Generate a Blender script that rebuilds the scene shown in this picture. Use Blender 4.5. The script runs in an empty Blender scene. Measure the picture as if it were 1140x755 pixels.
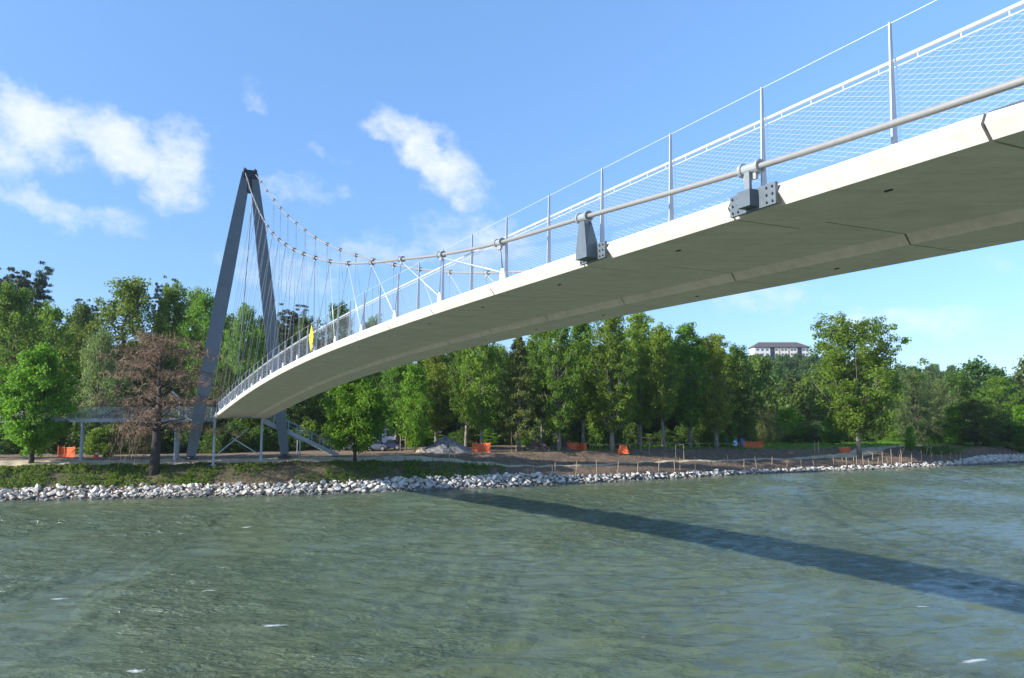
import bpy, bmesh, math, random
import numpy as np
from mathutils import Vector, Matrix
rng = np.random.default_rng(7); random.seed(7)
sc = bpy.context.scene
COL = sc.collection
# ------------------------------------------------------------------ camera numbers (photo 1140 x 755)
W, H, F, HZ = 1140., 755., 870., 462.
CAMZ = 7.8; WLEV = -.3          # eye height and water level
PITCH = math.atan((HZ - H / 2) / F); CP, SP = math.cos(PITCH), math.sin(PITCH)
def ray(x, y):
    u = (x - W / 2) / F; v = (H / 2 - y) / F
    return np.array([u, CP - v * SP, SP + v * CP])
def at(px, Y):            # world X of a photo column at distance Y (level with the eye)
    return (px - W / 2) / F * Y * 1.0
def ztop(py, Y): return CAMZ + (HZ - py) / F * Y
# ------------------------------------------------------------------ materials
MATS = {}
def mat(name, col, rough=.6, metal=0., noise=None, bump=None, spec=.5):
    """noise=(scale, amount[, stretch]) mottles the colour, bump=(scale, strength)"""
    m = bpy.data.materials.new(name); m.use_nodes = True
    nt = m.node_tree; b = nt.nodes['Principled BSDF']
    b.inputs['Base Color'].default_value = (*col, 1); b.inputs['Roughness'].default_value = rough
    b.inputs['Metallic'].default_value = metal; b.inputs['Specular IOR Level'].default_value = spec
    tc = nt.nodes.new('ShaderNodeTexCoord')
    if noise:
        n = nt.nodes.new('ShaderNodeTexNoise'); n.inputs['Scale'].default_value = noise[0]; n.inputs['Detail'].default_value = 6
        n.inputs['Roughness'].default_value = .65
        src = tc.outputs['Object']
        if len(noise) > 2:
            mp = nt.nodes.new('ShaderNodeMapping'); mp.inputs['Scale'].default_value = noise[2]
            nt.links.new(src, mp.inputs['Vector']); src = mp.outputs['Vector']
        nt.links.new(src, n.inputs['Vector'])
        r = nt.nodes.new('ShaderNodeMapRange'); r.inputs['From Min'].default_value = .3; r.inputs['From Max'].default_value = .7
        r.inputs['To Min'].default_value = 1 - noise[1]; r.inputs['To Max'].default_value = 1 + noise[1]
        nt.links.new(n.outputs['Fac'], r.inputs['Value'])
        mx = nt.nodes.new('ShaderNodeVectorMath'); mx.operation = 'SCALE'; mx.inputs[0].default_value = col
        nt.links.new(r.outputs['Result'], mx.inputs['Scale']); nt.links.new(mx.outputs['Vector'], b.inputs['Base Color'])
    if bump:
        n = nt.nodes.new('ShaderNodeTexNoise'); n.inputs['Scale'].default_value = bump[0]; n.inputs['Detail'].default_value = 5
        nt.links.new(tc.outputs['Object'], n.inputs['Vector'])
        bp = nt.nodes.new('ShaderNodeBump'); bp.inputs['Strength'].default_value = bump[1]; bp.inputs['Distance'].default_value = .035
        nt.links.new(n.outputs['Fac'], bp.inputs['Height']); nt.links.new(bp.outputs['Normal'], b.inputs['Normal'])
    MATS[name] = m
    return m
def leafmat(name, dark, light, trans=.35, rough=.55, hue=.02):
    m = bpy.data.materials.new(name); m.use_nodes = True
    nt = m.node_tree; L = nt.links; b = nt.nodes['Principled BSDF']; out = nt.nodes['Material Output']
    at_ = nt.nodes.new('ShaderNodeAttribute'); at_.attribute_name = 'tint'
    oi = nt.nodes.new('ShaderNodeObjectInfo')
    mx = nt.nodes.new('ShaderNodeMix'); mx.data_type = 'RGBA'
    mx.inputs['A'].default_value = (*dark, 1); mx.inputs['B'].default_value = (*light, 1)
    L.new(at_.outputs['Fac'], mx.inputs['Factor'])
    hs = nt.nodes.new('ShaderNodeHueSaturation')
    r1 = nt.nodes.new('ShaderNodeMapRange'); r1.inputs['To Min'].default_value = .5 - hue; r1.inputs['To Max'].default_value = .5 + hue
    L.new(oi.outputs['Random'], r1.inputs['Value']); L.new(r1.outputs['Result'], hs.inputs['Hue'])
    r2 = nt.nodes.new('ShaderNodeMapRange'); r2.inputs['To Min'].default_value = .78; r2.inputs['To Max'].default_value = 1.2
    fr = nt.nodes.new('ShaderNodeMath'); fr.operation = 'MULTIPLY'; fr.inputs[1].default_value = 7.31
    f2 = nt.nodes.new('ShaderNodeMath'); f2.operation = 'FRACT'
    L.new(oi.outputs['Random'], fr.inputs[0]); L.new(fr.outputs[0], f2.inputs[0]); L.new(f2.outputs[0], r2.inputs['Value'])
    L.new(r2.outputs['Result'], hs.inputs['Value']); L.new(mx.outputs['Result'], hs.inputs['Color'])
    L.new(hs.outputs['Color'], b.inputs['Base Color'])
    b.inputs['Roughness'].default_value = rough; b.inputs['Specular IOR Level'].default_value = .25
    tr = nt.nodes.new('ShaderNodeBsdfTranslucent')
    hs2 = nt.nodes.new('ShaderNodeHueSaturation'); hs2.inputs['Hue'].default_value = .485; hs2.inputs['Value'].default_value = 1.35
    L.new(hs.outputs['Color'], hs2.inputs['Color']); L.new(hs2.outputs['Color'], tr.inputs['Color'])
    ms = nt.nodes.new('ShaderNodeMixShader'); ms.inputs['Fac'].default_value = trans
    L.new(b.outputs['BSDF'], ms.inputs[1]); L.new(tr.outputs['BSDF'], ms.inputs[2]); L.new(ms.outputs['Shader'], out.inputs['Surface'])
    MATS[name] = m
    return m
mat('white_paint', (.72, .72, .70), .4, noise=(3, .06))
mat('galvanised', (.30, .32, .33), .5, .2, noise=(9, .12))
mat('bracket_steel', (.105, .130, .150), .5, .1, noise=(6, .12))
mat('bolt_steel', (.12, .13, .15), .5, .4)
mat('cable_steel', (.25, .25, .24), .5, .1, noise=(14, .08))
mat('hanger_steel', (.19, .21, .23), .5, .1)
mat('pylon_paint', (.125, .150, .172), .45, noise=(.8, .10))
mat('dark_steel', (.035, .04, .05), .5, .2)
mat('post_steel', (.47, .49, .52), .4, .15)
mat('stainless', (.78, .79, .80), .35, .35)
mat('grey_paint', (.42, .46, .50), .45, noise=(2, .08))
mat('orange_net', (.80, .13, .03), .7, noise=(2, .15))
mat('bark', (.085, .068, .05), .9, noise=(6, .35, (1, 1, .25)), bump=(14, .6))
mat('dark_bark', (.045, .037, .03), .9, noise=(6, .35, (1, 1, .25)), bump=(14, .6))
mat('pale_bark', (.20, .18, .14), .9, noise=(4, .4, (1, 1, .3)), bump=(14, .5))
mat('twig', (.27, .170, .105), .85, noise=(1.2, .3))
mat('stake_wood', (.34, .25, .16), .85, noise=(8, .3))
mat('grey_gravel', (.175, .168, .165), .95, noise=(5, .25), bump=(9, .8))
mat('brown_brush', (.13, .09, .065), .95, noise=(4, .35), bump=(6, 1))
mat('yellow_sign', (.85, .62, .02), .4)
mat('glass_dark', (.02, .025, .03), .1)
mat('tyre', (.02, .02, .02), .9)
mat('car_blue', (.10, .13, .19), .25)
mat('car_green', (.10, .13, .12), .25)
mat('car_navy', (.035, .045, .11), .25)
mat('van_white', (.66, .68, .70), .35)
mat('render_wall', (.62, .61, .58), .8, noise=(.3, .05))
mat('ochre_panel', (.45, .30, .12), .7)
mat('roof_tile', (.10, .085, .085), .8, noise=(1, .2))
mat('window_blue', (.08, .11, .17), .15)
mat('dark_panel', (.02, .022, .035), .5)
mat('blue_tarp', (.10, .27, .55), .6)
mat('blue_wall', (.20, .34, .42), .7)
# ------------------------------------------------------------------ object helpers
def put(o, parent=None):
    COL.objects.link(o)
    if parent is not None: o.parent = parent
    return o
def tag(o, label, cat, group=None, kind=None):
    if label: o['label'] = label
    if cat: o['category'] = cat
    if group: o['group'] = group
    if kind: o['kind'] = kind
    return o
def empty(name, loc, label, cat, group=None, rz=0.):
    o = bpy.data.objects.new(name, None); o.empty_display_size = .3
    o.location = loc; o.rotation_euler = (0, 0, rz); put(o)
    return tag(o, label, cat, group)
class MB:
    """collects simple solids, then becomes one mesh object"""
    def __init__(s): s.v = []; s.f = []
    def add(s, vs, fs):
        n = len(s.v); s.v += [tuple(map(float, p)) for p in vs]; s.f += [tuple(i + n for i in f) for f in fs]; return s
    def box(s, c, size, ax=None):
        """ax: 3 axis vectors (rows)"""
        c = np.array(c, float); a = np.eye(3) if ax is None else np.array(ax, float)
        hs = np.array(size, float) / 2; vs = []
        for i in (-1, 1):
            for j in (-1, 1):
                for k in (-1, 1): vs.append(c + a[0] * hs[0] * i + a[1] * hs[1] * j + a[2] * hs[2] * k)
        return s.add(vs, [(0, 1, 3, 2), (4, 6, 7, 5), (0, 4, 5, 1), (2, 3, 7, 6), (0, 2, 6, 4), (1, 5, 7, 3)])
    def tube(s, pts, r, n=8, caps=True):
        pts = [np.array(p, float) for p in pts]; m = len(pts); rr = r if hasattr(r, '__len__') else [r] * m
        vs = []; fs = []; ref = None
        for i in range(m):
            t = pts[min(i + 1, m - 1)] - pts[max(i - 1, 0)]; t /= (np.linalg.norm(t) + 1e-9)
            if ref is None: ref = np.array([0, 0, 1.]) if abs(t[2]) < .9 else np.array([1., 0, 0])
            a = np.cross(t, ref); a /= (np.linalg.norm(a) + 1e-9); b = np.cross(a, t); ref = b
            for k in range(n):
                th = 2 * math.pi * k / n
                vs.append(pts[i] + rr[i] * (math.cos(th) * a + math.sin(th) * b))
        for i in range(m - 1):
            for k in range(n):
                k2 = (k + 1) % n; fs.append((i * n + k, i * n + k2, (i + 1) * n + k2, (i + 1) * n + k))
        if caps: fs.append(tuple(range(n - 1, -1, -1))); fs.append(tuple((m - 1) * n + k for k in range(n)))
        return s.add(vs, fs)
    def prism(s, poly, off):
        """closed polygon extruded by vector off"""
        poly = [np.array(p, float) for p in poly]; off = np.array(off, float); n = len(poly)
        vs = poly + [p + off for p in poly]
        fs = [tuple(range(n - 1, -1, -1)), tuple(range(n, 2 * n))] + [(i, (i + 1) % n, n + (i + 1) % n, n + i) for i in range(n)]
        return s.add(vs, fs)
    def loft(s, rings, closed_ends=True):
        n = len(rings[0]); vs = [p for r in rings for p in r]; fs = []
        for i in range(len(rings) - 1):
            for k in range(n):
                k2 = (k + 1) % n; fs.append((i * n + k, i * n + k2, (i + 1) * n + k2, (i + 1) * n + k))
        if closed_ends: fs.append(tuple(range(n - 1, -1, -1))); fs.append(tuple((len(rings) - 1) * n + k for k in range(n)))
        return s.add(vs, fs)
    def build(s, name, material, parent=None, smooth=False, loc=None, fix=True):
        me = bpy.data.meshes.new(name)
        vs = s.v if loc is None else [(p[0] - loc[0], p[1] - loc[1], p[2] - loc[2]) for p in s.v]
        me.from_pydata(vs, [], s.f)
        if fix and len(s.f) < 60000:
            bm = bmesh.new(); bm.from_mesh(me); bmesh.ops.recalc_face_normals(bm, faces=bm.faces); bm.to_mesh(me); bm.free()
        if smooth: me.polygons.foreach_set('use_smooth', [True] * len(me.polygons))
        me.materials.append(MATS[material] if isinstance(material, str) else material)
        o = bpy.data.objects.new(name, me); put(o, parent)
        if loc is not None and parent is None: o.location = loc
        return o
def quads_mesh(name, V, material, tint=None):
    """V: (n,4,3)"""
    n = len(V); me = bpy.data.meshes.new(name)
    me.vertices.add(n * 4); me.vertices.foreach_set('co', V.reshape(-1).astype(np.float32))
    me.loops.add(n * 4); me.loops.foreach_set('vertex_index', np.arange(n * 4, dtype=np.int32))
    me.polygons.add(n); me.polygons.foreach_set('loop_start', np.arange(0, n * 4, 4, dtype=np.int32))
    me.update(calc_edges=True)
    if tint is not None:
        a = me.attributes.new('tint', 'FLOAT', 'FACE'); a.data.foreach_set('value', tint.astype(np.float32))
    me.materials.append(MATS[material]); return me
def copy_thing(root, loc, rz, scale, label, group=None):
    r = root.copy(); COL.objects.link(r); r.location = loc; r.rotation_euler = (0, 0, rz); r.scale = scale
    if label: r['label'] = label
    if group: r['group'] = group
    elif 'group' in r: del r['group']
    for ch in root.children:
        c = ch.copy(); COL.objects.link(c); c.parent = r
        for g in ch.children:
            d = g.copy(); COL.objects.link(d); d.parent = c
    return r

# ================================================================== TERRAIN
SHORE_PX = [(0, 557), (100, 555), (200, 553), (300, 551), (400, 548), (470, 545.5), (540, 543), (620, 539), (700, 535), (775, 531), (850, 527), (925, 524), (1000, 521), (1070, 518), (1140, 514)]
sx, sy = [], []
for p in SHORE_PX:
    r = ray(*p); t = -(CAMZ - WLEV) / r[2]; sx.append(r[0] * t); sy.append(r[1] * t)
sx = [-420, -150, -80] + sx + [130, 260, 700]; sy = [40, 56, 67] + sy + [162, 250, 520]
sx = np.array(sx); sy = np.array(sy)
def shore(X):
    X = np.asarray(X, float)
    return (np.interp(X - 3, sx, sy) + np.interp(X, sx, sy) + np.interp(X + 3, sx, sy)) / 3
def sstep(a, b, x):
    t = np.clip((np.asarray(x, float) - a) / (b - a), 0, 1); return t * t * (3 - 2 * t)
PL = np.array([[-40, -3], [-6, -1.6], [0, -.42], [1.3, .72], [3.6, 2.66], [5.7, 3.12], [9, 3.2], [60, 3.6], [2000, 3.6]])
PM = np.array([[-40, -3], [-6, -1.6], [0, -.42], [1.2, .7], [3, 1.45], [4.3, 1.65], [8, 2.95], [12, 3.05], [60, 3.1], [2000, 3.1]])
PR = np.array([[-40, -3], [-6, -1.6], [0, -.42], [1.2, .6], [3, 1.2], [4.3, 1.38], [8, 2.35], [12, 2.5], [60, 2.6], [2000, 2.6]])
PT = np.array([[-40, -3], [-6, -1.6], [0, -.42], [1.5, .5], [3, 1.3], [4.6, 2.2], [8, 2.4], [12, 2.5], [60, 2.6], [2000, 2.6]])
def wob(x, y, s):
    return (np.sin(x * .9 / s + 1.3 * np.sin(y * .6 / s)) + np.sin(y * 1.1 / s + 1.7 * np.sin(x * .7 / s + 2)) + .6 * np.sin((x + y) * 2.3 / s + 1)) / 2.6
def terrain(X, Y):
    X = np.asarray(X, float); Y = np.asarray(Y, float)
    u = (Y - shore(X)) * .95
    def pr(P): return np.interp(u, P[:, 0], P[:, 1])
    a = sstep(-14, 4, X); b = sstep(18, 45, X); c = sstep(74, 82, X)
    z = pr(PL) * (1 - a) + pr(PM) * a
    z = z * (1 - b) + pr(PR) * b; z = z * (1 - c) + pr(PT) * c
    hill = sstep(40, 400, u) * 43 * sstep(-60, 60, X) + sstep(30, 260, u) * 16 * (1 - sstep(-60, 60, X))
    hill *= 1 - .35 * sstep(230, 420, X)
    z = z + hill + np.where(u > 1, .08 * wob(X, Y, 2.2), 0) + np.where((u > 1.5) & (u < 9), .10 * wob(X * 1.7, Y * 1.3, 1.0), 0)
    return z
def T(X, Y): return float(terrain(X, Y))
xs = np.concatenate([np.arange(-420, -90, 15), np.arange(-90, 120, .6), np.arange(120, 260, 4), np.arange(260, 701, 20)])
us = np.concatenate([[-40, -20, -6, -3], np.arange(-1, 14, .35), np.arange(14, 40, 1.2), np.arange(40, 120, 5), np.arange(120, 520, 16), [600, 800, 1200, 2000, 4000]])
XX, UU = np.meshgrid(xs, us); YY = shore(XX) + UU / .95
ZZ = terrain(XX, YY)
nx, nu = len(xs), len(us)
vs = np.stack([XX, YY, ZZ], -1).reshape(-1, 3)
idx = np.arange(nx * nu).reshape(nu, nx)
fs = np.stack([idx[:-1, :-1], idx[:-1, 1:], idx[1:, 1:], idx[1:, :-1]], -1).reshape(-1, 4)
me = bpy.data.meshes.new('ground'); me.from_pydata(vs.tolist(), [], fs.tolist())
me.polygons.foreach_set('use_smooth', [True] * len(me.polygons))
# what covers the ground: bare dirt, grass, woodland floor
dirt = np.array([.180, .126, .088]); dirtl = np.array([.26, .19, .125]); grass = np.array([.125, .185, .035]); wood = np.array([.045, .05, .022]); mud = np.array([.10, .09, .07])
Xf, Uf, Yf = XX.reshape(-1), UU.reshape(-1), YY.reshape(-1)
n1 = wob(Xf, Yf, 1.6) * .5 + .5; n2 = wob(Xf * 1.3, Yf * 2.1, 4.5) * .5 + .5
def mixc(a, b, w): return a + (b - a) * np.clip(w, 0, 1)[:, None]
C = np.tile(dirt, (len(Xf), 1))
C = mixc(C, np.tile(dirtl, (len(Xf), 1)), .45 * n1 * sstep(7, 9, Uf))
left = 1 - sstep(-14, 0, Xf)
C = mixc(C, np.tile(np.array([.07, .075, .03]), (len(Xf), 1)), left * sstep(1.2, 1.6, Uf) * (1 - sstep(3.5, 4, Uf)) * (.4 + .6 * n2))
C = mixc(C, np.tile(dirtl, (len(Xf), 1)), left * sstep(5.2, 5.8, Uf) * (1 - sstep(16, 20, Uf)) * (.3 + .5 * n2))
fieldw = sstep(-2, 16, Xf) * sstep(9.5, 12, Uf) * (1 - sstep(30, 45, Uf)) + sstep(34, 50, Xf) * sstep(8.2, 10, Uf) * (1 - sstep(30, 45, Uf))
C = mixc(C, np.tile(grass, (len(Xf), 1)), fieldw * (.55 + .45 * n2))
C = mixc(C, np.tile(grass * .9, (len(Xf), 1)), sstep(72, 78, Xf) * sstep(4, 5, Uf) * .9)
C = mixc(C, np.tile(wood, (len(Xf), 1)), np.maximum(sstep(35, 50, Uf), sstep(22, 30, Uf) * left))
C = mixc(C, np.tile(mud, (len(Xf), 1)), 1 - sstep(-.2, .8, Uf))
ca = me.color_attributes.new('cover', 'FLOAT_COLOR', 'POINT')
ca.data.foreach_set('color', np.concatenate([C, np.ones((len(C), 1))], 1).reshape(-1).astype(np.float32))
m = bpy.data.materials.new('ground_cover'); m.use_nodes = True; nt = m.node_tree; b = nt.nodes['Principled BSDF']
a = nt.nodes.new('ShaderNodeVertexColor'); a.layer_name = 'cover'
tc = nt.nodes.new('ShaderNodeTexCoord')
n = nt.nodes.new('ShaderNodeTexNoise'); n.inputs['Scale'].default_value = 1.6; n.inputs['Detail'].default_value = 8; n.inputs['Roughness'].default_value = .7
nt.links.new(tc.outputs['Object'], n.inputs['Vector'])
r = nt.nodes.new('ShaderNodeMapRange'); r.inputs['From Min'].default_value = .3; r.inputs['From Max'].default_value = .7; r.inputs['To Min'].default_value = .6; r.inputs['To Max'].default_value = 1.4
nt.links.new(n.outputs['Fac'], r.inputs['Value'])
mx = nt.nodes.new('ShaderNodeVectorMath'); mx.operation = 'SCALE'; nt.links.new(a.outputs['Color'], mx.inputs[0]); nt.links.new(r.outputs['Result'], mx.inputs['Scale'])
nt.links.new(mx.outputs['Vector'], b.inputs['Base Color']); b.inputs['Roughness'].default_value = .95; b.inputs['Specular IOR Level'].default_value = .2
n = nt.nodes.new('ShaderNodeTexNoise'); n.inputs['Scale'].default_value = 3.5; n.inputs['Detail'].default_value = 6
nt.links.new(tc.outputs['Object'], n.inputs['Vector'])
bp = nt.nodes.new('ShaderNodeBump'); bp.inputs['Strength'].default_value = .9; bp.inputs['Distance'].default_value = .12
nt.links.new(n.outputs['Fac'], bp.inputs['Height']); nt.links.new(bp.outputs['Normal'], b.inputs['Normal'])
me.materials.append(m); MATS['ground_cover'] = m
ground = put(bpy.data.objects.new('ground', me)); tag(ground, 'brown earth bank and grassy flat running back to a wooded hill', 'ground', kind='structure')
# the sandy path: along the crest on the left, down onto the slope, up again to the right
PATHC = np.array([[-160, 4.7], [-20, 4.7], [-9, 4.65], [-2, 4.2], [5, 3.75], [20, 3.65], [40, 3.7], [50, 4.3], [54.5, 5.6], [58, 7.4], [63, 9.2], [75, 11.5], [110, 13]])
mb = []; fsx = []
px_ = np.arange(-150, 110, .5); wid = np.interp(px_, [-150, -12, 0, 20, 45, 52, 58, 70, 110], [1.9, 1.8, .8, .85, 1.3, 2.8, 3.8, 2.2, 1.8])
K = 7
for i, X in enumerate(px_):
    uc = np.interp(X, PATHC[:, 0], PATHC[:, 1])
    for k in range(K):
        u = uc + (k / (K - 1) - .5) * wid[i] * (1 + .12 * math.sin(X * 1.7) + .1 * math.sin(X * .53 + 2)); Y = float(shore(X)) + u / .95
        mb.append((X, Y, T(X, Y) + .05 + (.02 if 0 < k < K - 1 else -.03)))
for i in range(len(px_) - 1):
    for k in range(K - 1): fsx.append((i * K + k, i * K + k + 1, (i + 1) * K + k + 1, (i + 1) * K + k))
mat('path_sand', (.47, .385, .265), .95, noise=(1.2, .25), bump=(8, .4))
me = bpy.data.meshes.new('path'); me.from_pydata(mb, [], [f[::-1] for f in fsx]); me.materials.append(MATS['path_sand'])
tag(put(bpy.data.objects.new('path', me)), 'pale sandy path running along the top of the bank', 'path', kind='structure')

# ================================================================== WATER
def axis(lo, hi, f0, f1, step):
    return np.concatenate([np.array([lo]) if lo < f0 - 60 else [], np.linspace(max(lo, f0 - 60), f0, 13)[:-1] if lo < f0 else [], np.arange(f0, f1, step), np.linspace(f1, min(hi, f1 + 60), 13)[1:], np.array([hi]) if hi > f1 + 60 else []])
wx = axis(-600, 800, -62, 100, .22); wy = axis(-300, 560, 20, 133, .19)
WX, WY = np.meshgrid(wx, wy)
WZ = np.zeros_like(WX); r2 = np.random.default_rng(3)
steep = np.zeros_like(WX)
for i in range(54):
    lam = 10 ** r2.uniform(math.log10(.75), math.log10(5.5)); ang = math.radians(-78 + r2.normal(0, 16)); k = 2 * math.pi / lam
    amp = .0100 * lam ** .60 * r2.uniform(.5, 1.2); ph = r2.uniform(0, 6.28)
    arg = k * (math.cos(ang) * WX + math.sin(ang) * WY) + ph + .6 * np.sin(WX * .11 + i) + .6 * np.sin(WY * .13 + 2 * i)
    WZ += amp * (1 - np.abs(np.sin(arg / 2))) * 2 - amp
gust = .5 + .5 * (wob(WX * 1.4, WY, 11.0) * .7 + wob(WX + 40, WY * 1.2, 5.0) * .35)
near_shore = np.clip((shore(WX) - WY) / 9, .25, 1)
WZ *= (.55 + .75 * np.clip(gust, 0, 1)) * near_shore
edge = np.clip(np.minimum(np.minimum(WX + 62, 100 - WX) / 6, np.minimum(WY - 20, 133 - WY) / 4), 0, 1); WZ *= edge
foam = np.zeros_like(WX)
for (px, py, sz) in [(603, 153, 1), (152, 743, .8), (305, 694, 1.2), (65, 664, .8), (200, 592, .6), (232, 655, .8), (246, 571, .5), (275, 585, .9), (372, 570, .6), (1085, 730, 1.4), (660, 566, .8), (760, 552, .5), (948, 552, .6), (190, 637, .4), (458, 648, .4), (90, 634, .5), (35, 632, .5), (520, 738, .5), (1028, 672, .9), (565, 647, .3), (718, 703, .4)]:
    if py < 480: continue
    r = ray(px, py); t = -(CAMZ - WLEV) / r[2]; fx, fy = r[0] * t, r[1] * t
    dx = (WX - fx) * .93 + (WY - fy) * .36; dy = -(WX - fx) * .36 + (WY - fy) * .93
    foam = np.maximum(foam, np.exp(-(dx / (.6 * sz)) ** 2 - (dy / (.2 * sz)) ** 2))
    WZ += .08 * sz * np.exp(-(dx / (1.4 * sz)) ** 2 - ((dy - .1) / (.5 * sz)) ** 2)
ny_, nx_ = WX.shape
me = bpy.data.meshes.new('river_water')
me.vertices.add(nx_ * ny_); me.vertices.foreach_set('co', np.stack([WX, WY, WZ + WLEV], -1).reshape(-1).astype(np.float32))
idx = np.arange(nx_ * ny_).reshape(ny_, nx_)
q4 = np.stack([idx[:-1, :-1], idx[:-1, 1:], idx[1:, 1:], idx[1:, :-1]], -1).reshape(-1).astype(np.int32)
me.loops.add(len(q4)); me.loops.foreach_set('vertex_index', q4)
me.polygons.add(len(q4) // 4); me.polygons.foreach_set('loop_start', np.arange(0, len(q4), 4, dtype=np.int32))
me.update(calc_edges=True); me.polygons.foreach_set('use_smooth', np.ones(len(q4) // 4, bool))
a = me.attributes.new('foam', 'FLOAT', 'POINT'); a.data.foreach_set('value', foam.reshape(-1).astype(np.float32))
m = bpy.data.materials.new('murky_water'); m.use_nodes = True; nt = m.node_tree; L = nt.links; b = nt.nodes['Principled BSDF']
tc = nt.nodes.new('ShaderNodeTexCoord')
def noise(scale, detail, stretch=(1, 1, 1), rot=0., dist=0., rough=.55):
    mp = nt.nodes.new('ShaderNodeMapping'); mp.inputs['Scale'].default_value = stretch; mp.inputs['Rotation'].default_value = (0, 0, rot)
    L.new(tc.outputs['Object'], mp.inputs['Vector'])
    n = nt.nodes.new('ShaderNodeTexNoise'); n.inputs['Scale'].default_value = scale; n.inputs['Detail'].default_value = detail
    n.inputs['Distortion'].default_value = dist; n.inputs['Roughness'].default_value = rough
    L.new(mp.outputs['Vector'], n.inputs['Vector']); return n.outputs['Fac']
def mrange(v, a0, a1, b0, b1):
    r = nt.nodes.new('ShaderNodeMapRange'); L.new(v, r.inputs['Value'])
    for nme, val in zip(('From Min', 'From Max', 'To Min', 'To Max'), (a0, a1, b0, b1)): r.inputs[nme].default_value = val
    return r.outputs['Result']
def math2(op, a, b_):
    n = nt.nodes.new('ShaderNodeMath'); n.operation = op
    for i, v in enumerate((a, b_)):
        if isinstance(v, (int, float)): n.inputs[i].default_value = v
        else: L.new(v, n.inputs[i])
    return n.outputs[0]
silt = noise(.055, 3, (1, 1.5, 1), .3, .6)
cm = nt.nodes.new('ShaderNodeMix'); cm.data_type = 'RGBA'; cm.inputs['A'].default_value = (.105, .133, .073, 1); cm.inputs['B'].default_value = (.098, .134, .084, 1)
L.new(mrange(silt, .35, .65, 0, 1), cm.inputs['Factor'])
fa = nt.nodes.new('ShaderNodeAttribute'); fa.attribute_name = 'foam'
brk = noise(5, 6, (1, 2.4, 1), .35, .8, .7)
fm = mrange(math2('ADD', math2('MULTIPLY', fa.outputs['Fac'], .70), math2('MULTIPLY', brk, .90)), .84, 1.06, 0, 1)
cf = nt.nodes.new('ShaderNodeMix'); cf.data_type = 'RGBA'; cf.inputs['B'].default_value = (.62, .66, .66, 1)
L.new(cm.outputs['Result'], cf.inputs['A']); L.new(fm, cf.inputs['Factor']); L.new(cf.outputs['Result'], b.inputs['Base Color'])
L.new(mrange(fm, 0, 1, .14, .8), b.inputs['Roughness']); b.inputs['IOR'].default_value = 1.33
rip1 = noise(1.15, 5, (1, 2.9, 1), .36, .35, .5); rip2 = noise(4.0, 4, (1, 2.6, 1), .22, .3)
gst = mrange(noise(.045, 4, (1.5, 1, 1), -.35, .8), .42, .58, .22, 1.25)
hgt = math2('MULTIPLY', math2('ADD', math2('MULTIPLY', rip1, .26), math2('MULTIPLY', rip2, .10)), gst)
bp = nt.nodes.new('ShaderNodeBump'); bp.inputs['Strength'].default_value = 1.; bp.inputs['Distance'].default_value = 1.
L.new(hgt, bp.inputs['Height']); L.new(bp.outputs['Normal'], b.inputs['Normal'])
me.materials.append(m)
tag(put(bpy.data.objects.new('river_water', me)), 'wind ruffled grey green river water with the shadow of the bridge', 'water', kind='structure')

# ================================================================== FOOTBRIDGE
DN = np.array([-425 / 870., 1, 0]); PAN = 3.925 * np.linalg.norm(DN); BD = DN / np.linalg.norm(DN)      # along the bridge, away
BQ = np.array([BD[1], -BD[0], 0]); UPV = np.array([0, 0, 1.]); BO = np.array([1990.6 / 870 * 3.925, 0, 0])
AX = [BD, BQ, UPV]
WDECK = 5.5; S0, S1 = -32., 92.3
def zb(s):
    s = abs(float(s))
    return float(np.polyval([1.31806476e-07, -2.54113539e-05, 8.69472486e-04, -2.73632567e-03, 1.06905252e+01], s)) if s > 6 else 10.70
def B(s, lat, z): return BO + BD * s + BQ * lat + UPV * z
bridge = empty('footbridge', tuple(B(92.3, 2.75, 3.2)), 'slender white concrete suspension footbridge hung from a grey A-shaped steel mast', 'footbridge')
BL = np.array(bridge.location)
def part(mb_, name, material, parent=bridge, **kw):
    """world-space mesh parented to the bridge"""
    return mb_.build(name, material, parent, loc=BL, **kw)
# concrete with faint longitudinal streaks
m = mat('deck_concrete', (.78, .70, .625), .8, noise=(1.1, .07), bump=(25, .03))
nt = m.node_tree; L = nt.links; b = nt.nodes['Principled BSDF']; prev = b.inputs['Base Color'].links[0].from_socket
tc = nt.nodes.new('ShaderNodeTexCoord')
for sc_, st, rot, lo, amt in ((.9, (.5, 5, 5), .456, .50, .11), (2.3, (1, 1, 1), 0, .55, .08), (9, (1, 1, 1), 0, .60, .07)):
    mp = nt.nodes.new('ShaderNodeMapping'); mp.inputs['Rotation'].default_value = (0, 0, -math.atan2(BD[1], BD[0])); mp.inputs['Scale'].default_value = st if sc_ < 1 else (1, 1, 1)
    L.new(tc.outputs['Object'], mp.inputs['Vector'])
    n = nt.nodes.new('ShaderNodeTexNoise'); n.inputs['Scale'].default_value = sc_; n.inputs['Detail'].default_value = 7; n.inputs['Roughness'].default_value = .65; L.new(mp.outputs['Vector'], n.inputs['Vector'])
    r = nt.nodes.new('ShaderNodeMapRange'); r.inputs['From Min'].default_value = lo - .08; r.inputs['From Max'].default_value = lo + .14; r.inputs['To Min'].default_value = 1; r.inputs['To Max'].default_value = 1 - amt; L.new(n.outputs['Fac'], r.inputs['Value'])
    v = nt.nodes.new('ShaderNodeVectorMath'); v.operation = 'SCALE'; L.new(prev, v.inputs[0]); L.new(r.outputs['Result'], v.inputs['Scale']); prev = v.outputs['Vector']
L.new(prev, b.inputs['Base Color'])
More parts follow.
